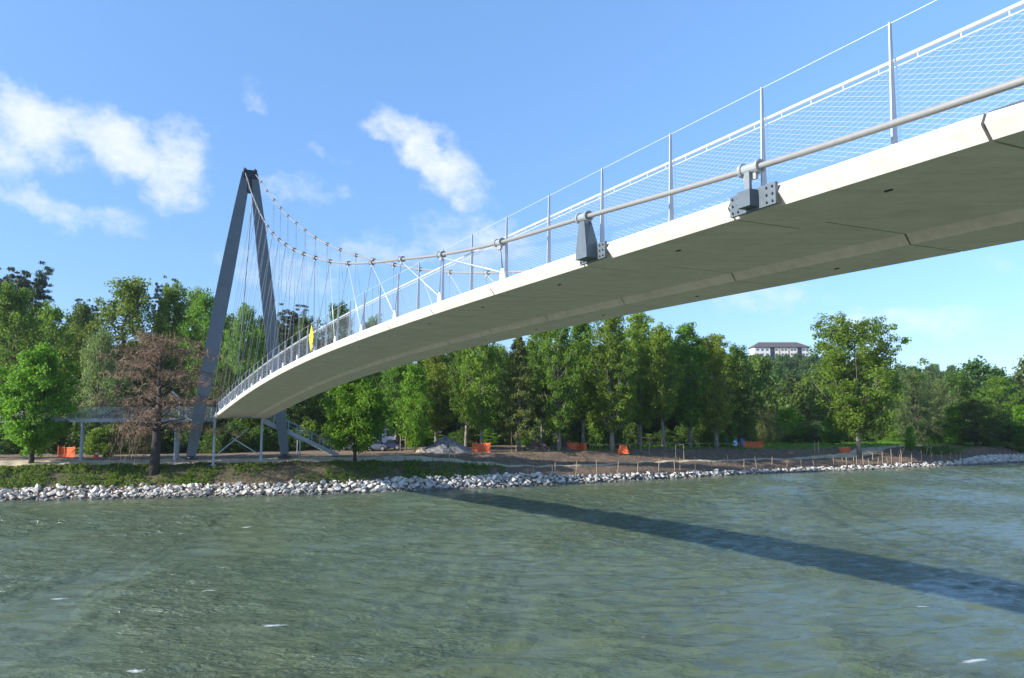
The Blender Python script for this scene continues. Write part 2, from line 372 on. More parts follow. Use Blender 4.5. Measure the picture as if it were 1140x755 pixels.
def section(s):
    z = zb(s); w = WDECK
    P = [(.09, 0), (1.44, 0), (1.60, .175), (w - 1.60, .175), (w - 1.48, 0), (w - .09, 0), (w + .04, .165), (w - .03, .30), (w - .34, .30), (w - .40, .265), (.40, .265), (.34, .30), (.03, .30), (-.04, .165)]
    return [B(s, a_, z + c_) for a_, c_ in P]
TAGS = [(4.83 + j) * PAN for j in range(-3, 17)]; TAGS[-1] = min(TAGS[-1], 91.2)
alltag = [(4.83 + j) * PAN for j in range(-11, 17)]
joints = [S0] + [(8.98 if 7 < t < 9 else t + .55) for t in alltag if S0 + 1 < t + .55 < S1 - 1.5] + [S1]
for a0, a1 in zip(joints[:-1], joints[1:]):
    n_ = 5; g = .021
    part(MB().loft([section(a0 + g + (a1 - a0 - 2 * g) * k / n_) for k in range(n_ + 1)]), 'deck_panel', 'deck_concrete')
def gap_stop(s):  # added dark strip inside each panel gap, keeps light from leaking through
    z = zb(s); w = WDECK; e = .05
    P = [(.09 + e, e), (1.44 - e, e), (1.60 - e, .175 + e), (w - 1.60 + e, .175 + e), (w - 1.48 + e, e), (w - .09 - e, e), (w + .04 - e, .165), (w - .03 - e, .30 - e), (w - .34 + e, .30 - e), (w - .40 + e, .265 - e), (.40 - e, .265 - e), (.34 - e, .30 - e), (.03 + e, .30 - e), (-.04 + e, .165)]
    return [B(s, a_, z + c_) for a_, c_ in P]
mat('joint_dark', (.03, .028, .025), .9)
for a1 in joints[1:-1]: part(MB().loft([gap_stop(a1 - .05), gap_stop(a1 + .05)]), 'joint_light_stop', 'joint_dark')
# cast-in sockets under the deck
for t in alltag[8:16]:
    for la in (.75, WDECK - .75): part(MB().box(B(t - 1.6, la, zb(t - 1.6) - .008), (.11, .035, .02), AX), 'lifting_socket', 'dark_steel')
# --- main cables: node table (index, s, lat, z)
NODE = {-2: (12.36, -.09, 11.36), -1: (16.73, -.26, 11.63), 0: (21.1, -.02, 12.03), 1: (25.47, .10, 12.55), 2: (29.6, .20, 13.17), 3: (33.59, .28, 13.76), 4: (37.66, .36, 14.46), 5: (41.65, .45, 15.27), 6: (45.68, .57, 16.19),
        7: (49.46, .68, 17.12), 8: (53.17, .79, 18.1), 9: (56.93, .92, 19.18), 10: (60.48, 1.04, 20.26), 11: (64.08, 1.15, 21.48), 12: (67.54, 1.28, 22.79), 13: (70.81, 1.41, 24.1), 14: (74.07, 1.55, 25.46), 15: (77.32, 1.68, 26.96), 16: (80.51, 1.80, 28.52), 17: (84.24, 1.93, 30.37), 18: (87.6, 2.08, 32.2)}
SADDLE = (91.4, 2.24, 34.15)
smooth = {}
for j, (s, la, z) in NODE.items(): smooth[j] = (s, la, z)
mid = [(-12.36, -.10, 11.3), (-8, -.25, 11.06), (0., -.34, 10.92), (4., -.31, 10.94), (8.0, -.22, 11.09)]
backn = [(-33, .3, 13.7), (-24, .05, 12.3), (-18, -.05, 11.7)]
for far in (0, 1):
    def BB(s, la, z): return B(s, WDECK - la if far else la, z)
    pts = [BB(*p) for p in backn + mid] + [BB(*smooth[j]) for j in sorted(smooth)] + [BB(*SADDLE)]
    # smooth curve through the nodes
    fine = []
    for i in range(len(pts) - 1):
        p0, p1, p2, p3 = pts[max(i - 1, 0)], pts[i], pts[i + 1], pts[min(i + 2, len(pts) - 1)]
        for t in np.linspace(0, 1, 6)[:-1]:
            fine.append(.5 * ((2 * p1) + (p2 - p0) * t + (2 * p0 - 5 * p1 + 4 * p2 - p3) * t * t + (3 * p1 - p0 - 3 * p2 + p3) * t ** 3))
    fine.append(pts[-1])
    part(MB().tube(fine, .047, 14), 'main_cable', 'cable_steel', smooth=True)
    # backstay from the mast head down to the ground behind
    part(MB().tube([BB(91.9, 2.24, 34.1), BB(113, 1.2, T(*B(113, 2, 0)[:2]) - .2)], .055, 8), 'backstay', 'hanger_steel', smooth=True)
    # clamps, hangers and tags
    for j in sorted(smooth):
        s, la, z = smooth[j]; c = BB(s, la, z)
        j2 = min(j + 1, 18); j1 = max(j - 1, -2)
        tdir = BB(*smooth[j2]) - BB(*smooth[j1]); tdir /= np.linalg.norm(tdir)
        side = np.cross(tdir, UPV); side /= np.linalg.norm(side); up = np.cross(side, tdir)
        mb_ = MB(); big = 1.0 if j < 6 else 1.15
        mb_.tube([c - tdir * .19 * big, c + tdir * .19 * big], .082 * big, 14)
        for e in (-1, 1): mb_.tube([c + tdir * e * .19 * big, c + tdir * e * .13 * big], .105 * big, 14)
        mb_.box(c - up * .11, (.24, .05, .12), [tdir, side, up]); mb_.box(c + side * .09, (.26, .06, .05), [tdir, side, up])
        for e in (-.1, 0, .1): mb_.tube([c + tdir * e + side * .09 - up * .06, c + tdir * e + side * .09 + up * .06], .016, 6)
        part(mb_, 'cable_clamp', 'galvanised', smooth=False)
        if j >= 0 and j <= 16:
            tg = TAGS[j + 3]; zt = zb(tg) + .29
            base = BB(tg, .06, zt + .24)
            part(MB().tube([c - UPV * .08, base], .014 if j else .022, 6), 'hanger_rod', 'hanger_steel', smooth=True)
        if 1 <= j <= 18:
            tg = TAGS[min(j + 2, 19)]; zt = zb(tg) + .29
            if j < 17: part(MB().tube([c - UPV * .08, BB(tg + .10, .06, zt + .22)], .012, 6), 'hanger_rod', 'hanger_steel' if j > 5 else 'stainless', smooth=True)
    for j in range(0, 17):
        tg = TAGS[j + 3]; zt = zb(tg) + .29; la = .045
        poly = [BB(tg - .17, la, zt - .07), BB(tg + .17, la, zt - .07), BB(tg + .15, la, zt + .17), BB(tg + .05, la, zt + .30), BB(tg - .05, la, zt + .30), BB(tg - .11, la, zt + .15)]
        part(MB().prism(poly, BQ * (.05 if not far else -.05)), 'hanger_tag', 'white_paint')
    # bolted brackets where the cable runs outside the deck edge
    for j in (-4, -3, -2, -1):
        if j in smooth: s, la, z = smooth[j]
        else: s, la, z = {-3: (7.99, -.22, 11.09), -4: (3.6, -.31, 10.94)}[j]
        if j == -3 and not far: continue
        if j == -4 and not far: continue
        zf = zb(s)
        root = MB().box(BB(s, -.065, zf + (.19 if far else .15)), (.92, .05, .2 if far else .31), AX).build('bracket', 'bracket_steel', bridge, loc=BL)
        for e in (-.40, -.29, .29, .40):
            for v in ((.13, .25) if far else (.045, .15, .255)): part(MB().tube([BB(s + e, -.088, zf + v), BB(s + e, -.12, zf + v)], .018, 6), 'bolt', 'bolt_steel', root)
        if j in (-2, -4, -3):
            mb_ = MB(); mb_.box(BB(s, -.15, zf + .19), (.22, .13, .16), AX) if far else mb_.box(BB(s, -.17, zf + .15), (.26, .17, .24), AX); part(mb_, 'bracket_box', 'bracket_steel', root)
            part(MB().box(BB(s, (la - .18) / 2 - .02, (zf + .22 + z - .06) / 2), (.10, .05, max(.05, z - .06 - zf - .22)), AX), 'bracket_rod', 'hanger_steel', root)
        else:
            mb_ = MB(); lo = zf + (.12 if far else .03); hi = z - .09
            ring0 = [BB(s - .21, -.09, lo), BB(s + .21, -.09, lo), BB(s + .21, -.34, lo), BB(s - .21, -.34, lo)]
            ring1 = [BB(s - .10, la + .10, hi), BB(s + .10, la + .10, hi), BB(s + .10, la - .06, hi), BB(s - .10, la - .06, hi)]
            ringm = [BB(s - .19, -.09, lo + .33), BB(s + .19, -.09, lo + .33), BB(s + .19, -.335, lo + .2), BB(s - .19, -.335, lo + .2)]
            mb_.loft([ring0, ringm, ring1]); part(mb_, 'bracket_fin', 'bracket_steel', root)
    # --- railing: tapered fin posts at every tag and midway, hand rail, spacer bar, top wire, wire net
    la = .15
    ps = []
    for t in alltag[4:]: ps += [t - PAN / 2, t]
    ps = [p for p in ps if -19 < p < 92]
    for s in ps:
        z = zb(s) + .30
        poly = [BB(s, la - .045, z - .1), BB(s, la + .06, z - .1), BB(s, la + .045, z + 1.60), BB(s, la + .010, z + 1.60)]
        part(MB().prism(poly, BD * .022), 'railing_post', 'post_steel')
    sa = np.arange(-19, 92.2, .5)
    part(MB().tube([BB(s, la + .11, zb(s) + .30 + 1.13) for s in sa], .026, 10), 'handrail', 'stainless', smooth=True)
    mb_ = MB(); mb_.tube([BB(s, la + .11, zb(s) + .30 + 1.05) for s in sa], .008, 6)
    for s in np.arange(-18.5, 92, PAN / 8): mb_.box(BB(s, la + .11, zb(s) + .30 + 1.085), (.012, .010, .06), AX)
    part(mb_, 'spacer_rail', 'stainless')
    part(MB().tube([BB(s, la + .03, zb(s) + .30 + 1.585) for s in sa], .0045, 5), 'top_wire', 'stainless')
    # diamond net of thin stainless wires
    zlo, zhi = .02, 1.04; slope = .36; run = (zhi - zlo) / slope; V = []
    step = .19
    st = np.arange(-19 - run, 92.2, step)
    for sgn in (1, -1):
        a_s = st if sgn == 1 else st + run
        b_s = a_s + sgn * run
        for aa, bb in zip(a_s, b_s):
            if min(aa, bb) < -19 or max(aa, bb) > 92.2: continue
            r_ = .0021
            prev = None
            for k in range(4):
                f0, f1 = k / 4, (k + 1) / 4
                s_0, s_1 = aa + (bb - aa) * f0, aa + (bb - aa) * f1
                p = BB(s_0, la + .11, zb(s_0) + .30 + zlo + (zhi - zlo) * f0); q_ = BB(s_1, la + .11, zb(s_1) + .30 + zlo + (zhi - zlo) * f1)
                dd = (q_ - p); dd /= np.linalg.norm(dd); e1 = np.cross(dd, BQ); e1 /= np.linalg.norm(e1)
                o3 = [r_ * (e1), r_ * (-.5 * e1 + .87 * BQ), r_ * (-.5 * e1 - .87 * BQ)]
                for i3 in range(3):
                    i4 = (i3 + 1) % 3; V.append([p + o3[i3] - BL, p + o3[i4] - BL, q_ + o3[i4] - BL, q_ + o3[i3] - BL])
    nm = quads_mesh('wire_net', np.array(V), 'stainless')
    put(bpy.data.objects.new('wire_net', nm), bridge)
    part(MB().tube([BB(s, la + .11, zb(s) + .30 + .02) for s in sa], .008, 5), 'net_wire', 'stainless')
# --- the mast: two tapered box legs, a head plate with saddles
ZG = 3.2
FOOTS = 92.6
def leg_rings(lat0, lat1, sgn):
    rings = []
    for t in np.linspace(0, 1, 13):
        z = ZG + .35 + (34.1 - ZG - .35) * t; la = lat0 + (lat1 - lat0) * t; s = FOOTS - 1.1 * t
        wq = .43 + .32 * math.sin(math.pi * min(1, max(0, t * .96 + .03))) ** .8       # half width across
        wd = .40 + .22 * math.sin(math.pi * min(1, max(0, t * .96 + .03)))
        if sgn > 0: wq *= .9
        rings.append([B(s - wd, la - wq, z), B(s - wd, la + wq, z), B(s + wd, la + wq * .8, z), B(s + wd, la - wq * .8, z)])
    return rings
for lat0, lat1, sg in ((-2.05, 2.36, -1), (7.45, 3.14, 1)):
    lg = part(MB().loft(leg_rings(lat0, lat1, sg)), 'mast_leg', 'pylon_paint')
    c = B(FOOTS, lat0, ZG)
    mb_ = MB().box(c + UPV * .05, (1.5, 1.3, .14), AX); mb_.tube([c + UPV * .1, c + UPV * .40], [.36, .3], 12)
    part(mb_, 'mast_foot', 'dark_steel', lg)
mb_ = MB()
mb_.prism([B(90.95, 2.0, 33.5), B(90.95, 3.5, 33.5), B(90.95, 3.42, 34.35), B(90.95, 2.08, 34.35)], BD * .95)
mb_.prism([B(91.1, 2.45, 31.9), B(91.1, 3.05, 31.9), B(91.1, 2.98, 33.6), B(91.1, 2.52, 33.6)], BD * .5)
for la in (2.22, 3.28): mb_.tube([B(90.8, la, 34.2), B(91.4, la, 34.52), B(92.1, la, 34.2)], .17, 10)
part(mb_, 'mast_head', 'dark_steel')
# --- portal under the abutment end
mb_ = MB()
for la in (.15, 4.95):
    b0 = B(92.2, la, 0); zg = T(b0[0], b0[1])
    mb_ = MB(); mb_.tube([B(92.2, la, zg - .1), B(92.2, la, zb(92.2) + .02)], .13, 12); mb_.box(B(92.2, la, zg + .05), (.5, .5, .12), AX)
    part(mb_, 'support_column', 'grey_paint')
part(MB().tube([B(92.2, .35, ZG + .35), B(92.2, 3.6, 6.4)], .06, 8), 'support_brace', 'grey_paint')
part(MB().tube([B(92.2, 4.75, ZG + .35), B(92.2, 1.9, 5.4)], .06, 8), 'support_brace', 'grey_paint')
part(MB().box(B(92.7, 2.75, zb(92.2) + .12), (.8, 6.0, .2), AX), 'end_beam', 'grey_paint')
# --- yellow lozenge navigation mark, hung on the upstream edge
cz = 11.59; r_ = .66
sg_ = MB().prism([B(42.94 - .5, -.1, cz), B(42.94, -.1, cz + r_), B(42.94 + .5, -.1, cz), B(42.94, -.1, cz - r_)], BQ * .03)
o = sg_.build('navigation_sign', 'yellow_sign', loc=B(42.94, -.1, cz)); tag(o, 'yellow diamond shaped navigation board fixed to the bridge railing', 'sign')
fr_ = MB(); fr_.tube([B(42.7, -.06, cz - .5), B(42.7, .1, cz + .4)], .025, 6); fr_.tube([B(43.18, -.06, cz - .5), B(43.18, .1, cz + .4)], .025, 6)
f_ = fr_.build('sign_bracket', 'galvanised', None, loc=B(42.94, -.1, cz)); f_.parent = o; f_.location = (0, 0, 0)

# ================================================================== WALKWAY, LAMP, STAIR at the abutment
def unit_(v): return v / np.linalg.norm(v)
def slab(mb_, s0, s1, l0, l1, z0, z1):
    mb_.prism([B(s0, l0, z0), B(s1, l0, z0), B(s1, l1, z0), B(s0, l1, z0)], UPV * (z1 - z0))
WSK = .36
_sl = B
def WB(s, la, z): return _sl(s - WSK * la, la, z)
wdir = unit_(WB(0, 1, 0) - WB(0, 0, 0)); wnor = np.array([-wdir[1], wdir[0], 0]); WAX = [wnor, wdir, UPV]
def la_at(px):
    lo, hi = -40., 0.
    for _ in range(40):
        m_ = (lo + hi) / 2; p = WB(93.8, m_, 5); x = W / 2 + F * p[0] / (p[1] * CP + (5 - CAMZ) * SP)
        lo, hi = (m_, hi) if x < px else (lo, m_)
    return m_
wk = empty('elevated_walkway', tuple(WB(93.8, -12, 3.3)), 'long grey steel walkway on paired columns left of the mast', 'walkway')
WL = np.array(wk.location)
def wslab(mb_, s0, s1, l0, l1, z0, z1):
    mb_.prism([WB(s0, l0, z0), WB(s1, l0, z0), WB(s1, l1, z0), WB(s0, l1, z0)], UPV * (z1 - z0))
def wpart(mb_, name, material, **kw): return mb_.build(name, material, wk, loc=WL, **kw)
mb_ = MB(); wslab(mb_, 92.85, 95.0, -40, .2, 7.15, 7.27); wpart(mb_, 'walkway_deck', 'grey_paint')
for s in (92.8, 95.05):
    mb_ = MB(); wslab(mb_, s - .06, s + .06, -40, .2, 7.05, 7.45); wpart(mb_, 'edge_beam', 'grey_paint')
    mb_ = MB(); mb_.tube([WB(s, -40, 8.62), WB(s, .1, 8.62)], .035, 6); wpart(mb_, 'handrail', 'grey_paint')
    for la in np.arange(-39, .2, 2.6):
        mb_ = MB(); mb_.box(WB(s, la, 8.05), (.05, .09, 1.2), WAX); wpart(mb_, 'railing_post', 'grey_paint')
    V = []; r_ = .007
    for la in np.arange(-40, 0, .16):
        for sg in (1, -1):
            p = WB(s, la, 7.5); q_ = WB(s, la + sg * .55, 8.55); V.append([p + wdir * r_ - WL, p - wdir * r_ - WL, q_ - wdir * r_ - WL, q_ + wdir * r_ - WL])
    put(bpy.data.objects.new('railing_net', quads_mesh('railing_net', np.array(V), 'stainless')), wk)
for la in (-30., la_at(91), la_at(195)):
    for k, s in enumerate((93.05, 94.8)):
        g = WB(s, la, 0); zg = T(g[0], g[1])
        mb_ = MB(); mb_.tube([WB(s, la + (.35 if k and la > -10 else 0), zg - .1), WB(s, la + (.35 if k and la > -10 else 0), 7.16)], .14, 10); wpart(mb_, 'column', 'grey_paint', smooth=False)
lampc = WB(92.65, la_at(197.5), 7.3)
lamp = empty('walkway_lamp', tuple(lampc), 'thin grey lamp post with slanted head on the walkway edge', 'street lamp')
MB().tube([(0, 0, -.1), (0, 0, 2.2)], .05, 8).build('lamp_pole', 'grey_paint', lamp)
MB().tube([(0, 0, 2.15), (-.25, -.1, 2.5), (-.75, -.3, 3.0)], [.05, .07, .09], 8).build('lamp_head', 'white_paint', lamp)
st = empty('staircase', tuple(B(93.6, 12.8, 3.3)), 'straight grey steel staircase descending from the bridge end to the path', 'staircase')
SL = np.array(st.location)
l0, l1, z0, z1 = 5.3, 13.0, 7.45, 3.3
for s in (92.75, 94.5):
    mb_ = MB(); mb_.prism([B(s, l0, z0 - .05), B(s, l0, z0 - .55), B(s, l1 + .4, z1 - .2), B(s, l1 + .6, z1 + .12)], BD * .08); mb_.build('stringer', 'grey_paint', st, loc=SL)
    for dz, rr in ((1.05, .035), (.55, .02)):
        MB().tube([B(s, l0, z0 + dz), B(s, l1, z1 + dz + .2)], rr, 6).build('handrail', 'grey_paint', st, loc=SL)
    for k in range(7):
        t = k / 6; MB().box(B(s, l0 + (l1 - l0) * t, z0 + (z1 - z0) * t + .5 + .1 * t), (.05, .09, 1.1), AX).build('railing_post', 'grey_paint', st, loc=SL)
mb_ = MB()
for k in range(24):
    t = (k + .5) / 24; mb_.box(B(93.63, l0 + (l1 - l0) * t, z0 + (z1 - z0) * t - .03), (1.7, .30, .04), AX)
mb_.build('treads', 'grey_paint', st, loc=SL)
for s in (92.9, 94.4):
    g = B(s, 9.2, 0); MB().tube([B(s, 9.2, T(g[0], g[1]) - .1), B(s, 9.2, 5.0)], .07, 8).build('support_post', 'grey_paint', st, loc=SL)

# ================================================================== TREES
LEAF = {
    'leaf_bright': leafmat('leaf_bright', (.072, .190, .012), (.180, .370, .024), .47, hue=.008),
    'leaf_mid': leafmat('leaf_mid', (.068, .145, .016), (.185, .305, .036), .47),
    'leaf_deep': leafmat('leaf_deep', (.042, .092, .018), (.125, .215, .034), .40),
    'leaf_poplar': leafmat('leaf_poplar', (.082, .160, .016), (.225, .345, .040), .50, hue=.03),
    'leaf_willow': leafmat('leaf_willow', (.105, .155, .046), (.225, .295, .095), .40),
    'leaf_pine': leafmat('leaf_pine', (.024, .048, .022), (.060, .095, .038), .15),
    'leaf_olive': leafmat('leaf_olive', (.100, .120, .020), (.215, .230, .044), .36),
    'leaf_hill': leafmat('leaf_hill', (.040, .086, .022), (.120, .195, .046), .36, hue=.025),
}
def unit(v): return v / (np.linalg.norm(v, axis=-1, keepdims=True) + 1e-9)
def leaves(R, centres, radii, per, size, up=.2, out=.9, droop=0., flat=.75, elong=.62):
    """little four-cornered leaves scattered through clumps; returns quads and tint"""
    n = len(centres) * per
    c = np.repeat(centres, per, 0); rad = np.repeat(radii, per)
    off = R.normal(0, 1, (n, 3)); off = unit(off) * (R.uniform(0, 1, (n, 1)) ** .45); off[:, 2] *= flat
    pos = c + off * rad[:, None]
    if droop: pos[:, 2] -= droop * R.uniform(0, 1, n) ** 1.3 * rad * 2
    nrm = unit(R.normal(0, .55, (n, 3)) + up * np.array([0, 0, 1.]) + out * unit(off))
    t = unit(np.cross(nrm, R.normal(0, 1, (n, 3))))
    if droop: t = unit(t * .4 + np.array([0, 0, -1.]))
    b_ = np.cross(nrm, t); L_ = size * R.uniform(.65, 1.3, (n, 1)); w = L_ * elong
    V = np.stack([pos - t * L_ * .5, pos + b_ * w * .5 + nrm * L_ * .08, pos + t * L_ * .5, pos - b_ * w * .5 + nrm * L_ * .08], 1)
    ct = np.repeat(R.uniform(0, 1, len(centres)), per)
    tint = np.clip(.55 * ct + .45 * R.uniform(0, 1, n), 0, 1)
    return V, tint
def tree_proto(name, label, cat, seed, Ht, R0, prof, crown0=.25, nlimb=34, sub=6, per=44, size=.26, crad=(.45, .95), leaf='leaf_mid', bark='bark', trunk_r=.25, lean=.0, rise=.45, droop=0., flat=.75, trunk_top=.92, elong=.62, out=.8):
    R = np.random.default_rng(seed); mb_ = MB()
    nt_ = 9; tp = []; wv = R.normal(0, 1, (nt_, 2)) * .012 * Ht
    for i in range(nt_):
        t = i / (nt_ - 1); tp.append(np.array([wv[i, 0] * t + lean * t * Ht, wv[i, 1] * t, -0.3 + (Ht * trunk_top + .3) * t]))
    def tpos(t):
        f = t * (nt_ - 1); i = min(int(f), nt_ - 2); return tp[i] + (tp[i + 1] - tp[i]) * (f - i)
    mb_.tube(tp, [trunk_r * (1.25 if i == 0 else 1) * (1 - .86 * i / (nt_ - 1)) + .012 for i in range(nt_)], 9)
    cs, rs = [], []
    for k in range(nlimb):
        hz = crown0 + (1 - crown0) * ((k + R.uniform(0, 1)) / nlimb)      # where the limb ends, fraction of height
        rad = prof((hz - crown0) / (1 - crown0)) * R0 * R.uniform(.55, 1.08)
        az = k * 2.39996 + R.normal(0, .35)
        start = max(crown0 * .7, hz - rise * rad / Ht * 1.0 - .02); start = min(start, .97)
        p0 = tpos(min(start / trunk_top, .985)); p2 = np.array([p0[0] + math.cos(az) * rad, p0[1] + math.sin(az) * rad, hz * Ht])
        p1 = p0 * .5 + p2 * .5 + np.array([0, 0, -.08 * rad]) + R.normal(0, .06, 3) * rad
        lr = max(.014, trunk_r * (1 - .85 * start) * .42)
        mb_.tube([p0, p1, p2], [lr, lr * .6, .012], 5)
        for m_ in range(sub):
            t = .30 + .75 * (m_ + R.uniform(0, 1)) / sub
            b0 = p0 * (1 - t) ** 2 + 2 * p1 * t * (1 - t) + p2 * t * t if t <= 1 else p2
            dv = unit(R.normal(0, 1, 3) * np.array([1, 1, .7]) + .5 * np.array([math.cos(az), math.sin(az), .3])); ln = rad * R.uniform(.12, .40) + .15
            b1 = b0 + dv * ln
            if m_ % 2 == 0: mb_.tube([b0, b1], [max(.010, lr * .35), .006], 3, caps=False)
            cs.append(b1); rs.append(R.uniform(*crad))
    cs = np.array(cs); rs = np.array(rs)
    V, tint = leaves(R, cs, rs, per, size, droop=droop, flat=flat, elong=elong, out=out)
    root = empty(name, (0, 0, 0), label, cat)
    mb_.build('trunk', bark, root, smooth=True, fix=False)
    put(bpy.data.objects.new('crown', quads_mesh('crown', V, leaf, tint)), root)
    root['nat'] = (Ht, R0)
    return root
def p_round(t): return max(.12, math.sin(math.pi * (.12 + .86 * t)) ** .7)
def p_oval(t): return max(.1, (math.sin(math.pi * min(1, .08 + .9 * t ** .85))) ** .65)
def p_poplar(t): return max(.12, (math.sin(math.pi * (.10 + .87 * t ** 1.05))) ** .55 * (1 - .25 * t))
def p_big(t): return max(.2, math.sin(math.pi * (.13 + .76 * t)) ** .6)
def p_cone(t): return max(.05, (1 - t) ** .8)
def p_umbrella(t): return .35 + .65 * t
def p_dome(t): return max(.15, math.cos(math.pi / 2 * t * .96) ** .6)
PROTO = {}
def P(key, *a, **k): PROTO[key] = tree_proto(*a, **k)
P('maple1', 'maple_tree', '', 'tree', 11, 12., 4.3, p_round, .20, 40, 8, 80, .30, (.55, 1.05), 'leaf_bright', 'dark_bark', .26)
P('maple2', 'maple_tree', '', 'tree', 12, 9.5, 4.0, p_round, .26, 38, 8, 84, .30, (.55, 1.05), 'leaf_bright', 'dark_bark', .20)
P('broad1', 'broadleaf_tree', '', 'tree', 21, 20., 6.2, p_oval, .16, 56, 7, 46, .36, (.7, 1.3), 'leaf_mid', 'bark', .42)
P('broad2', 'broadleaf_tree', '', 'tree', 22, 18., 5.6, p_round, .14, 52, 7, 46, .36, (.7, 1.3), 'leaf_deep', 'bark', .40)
P('broad3', 'broadleaf_tree', '', 'tree', 23, 19., 5.4, p_oval, .18, 50, 7, 44, .34, (.6, 1.15), 'leaf_poplar', 'bark', .36)
P('poplar1', 'poplar_tree', '', 'tree', 31, 19., 3.9, p_poplar, .24, 60, 6, 42, .33, (.5, 1.0), 'leaf_poplar', 'pale_bark', .34, rise=1.0)
P('poplar2', 'poplar_tree', '', 'tree', 32, 19., 3.4, p_poplar, .30, 56, 6, 42, .33, (.5, 1.0), 'leaf_mid', 'pale_bark', .30, rise=1.0)
P('poplar3', 'poplar_tree', '', 'tree', 33, 19., 4.6, p_poplar, .20, 64, 6, 42, .33, (.5, 1.0), 'leaf_poplar', 'pale_bark', .38, rise=.9)
P('bigpoplar', 'poplar_tree', '', 'tree', 34, 19.5, 6.2, p_big, .25, 74, 8, 60, .34, (.6, 1.25), 'leaf_poplar', 'pale_bark', .31, rise=.85)
P('young', 'young_tree', '', 'tree', 41, 9., 2.6, p_oval, .12, 40, 6, 36, .26, (.4, .8), 'leaf_bright', 'bark', .12, rise=.8)
P('willow', 'willow_tree', '', 'tree', 51, 9., 4.4, p_dome, .25, 48, 7, 52, .30, (.5, 1.0), 'leaf_willow', 'bark', .30, droop=.9, elong=.28)
P('greywillow', 'willow_tree', '', 'tree', 52, 13., 5., p_round, .10, 54, 7, 44, .32, (.6, 1.15), 'leaf_willow', 'bark', .34, elong=.4)
P('cedar', 'cedar_tree', '', 'tree', 61, 26., 6.5, p_umbrella, .50, 34, 13, 70, .36, (.8, 1.5), 'leaf_pine', 'dark_bark', .45, rise=.35, flat=.28)
P('spruce', 'spruce_tree', '', 'tree', 62, 15., 3.4, p_cone, .10, 80, 6, 30, .26, (.35, .7), 'leaf_olive', 'pale_bark', .24, rise=-.25, flat=.4, droop=.25)
P('shrub', 'shrub', '', 'shrub', 71, 3.4, 2.6, p_dome, .02, 34, 6, 40, .22, (.35, .65), 'leaf_mid', 'bark', .06, rise=.7)
P('darkshrub', 'shrub', '', 'shrub', 72, 4.5, 3.2, p_dome, .02, 36, 6, 42, .26, (.45, .8), 'leaf_deep', 'bark', .08, rise=.7)
P('hill1', 'hill_tree', '', 'tree', 81, 13., 5.2, p_round, .08, 40, 5, 30, .55, (.8, 1.5), 'leaf_hill', 'dark_bark', .30)
P('hill2', 'hill_tree', '', 'tree', 82, 14., 4.6, p_oval, .06, 38, 5, 30, .55, (.8, 1.4), 'leaf_hill', 'dark_bark', .30)
P('hill3', 'hill_tree', '', 'tree', 83, 12., 5.8, p_dome, .06, 40, 5, 30, .55, (.9, 1.6), 'leaf_deep', 'dark_bark', .30)
used = {}
def plant(kind, px, Y, ytop, wpx, label, group=None, base=None, rz=None):
    """a tree at a photo column, at distance Y, as tall and wide as measured there"""
    X = at(px, Y * CP + 0); pr = PROTO[kind]; Ht, R0 = pr['nat']
    zg = T(X, Y) if base is None else base
    hgt = ztop(ytop, Y) - zg; sz = hgt / Ht; sr = (wpx / F * Y / 2) / (R0 * 1.12)
    rz_ = random.uniform(0, 6.28) if rz is None else rz
    if kind not in used:
        used[kind] = 1; pr.location = (X, Y, zg); pr.rotation_euler = (0, 0, rz_); pr.scale = (sr, sr, sz); pr['label'] = label
        if group: pr['group'] = group
        return pr
    return copy_thing(pr, (X, Y, zg), rz_, (sr, sr, sz), label, group)
# the near bank
plant('maple1', 38, 80.2, 389, 94, 'bright green maple on the bank slope at the far left, dark trunk by the rocks')
plant('maple2', 396, 87.2, 417, 86, 'round bright green maple beside the foot of the staircase')
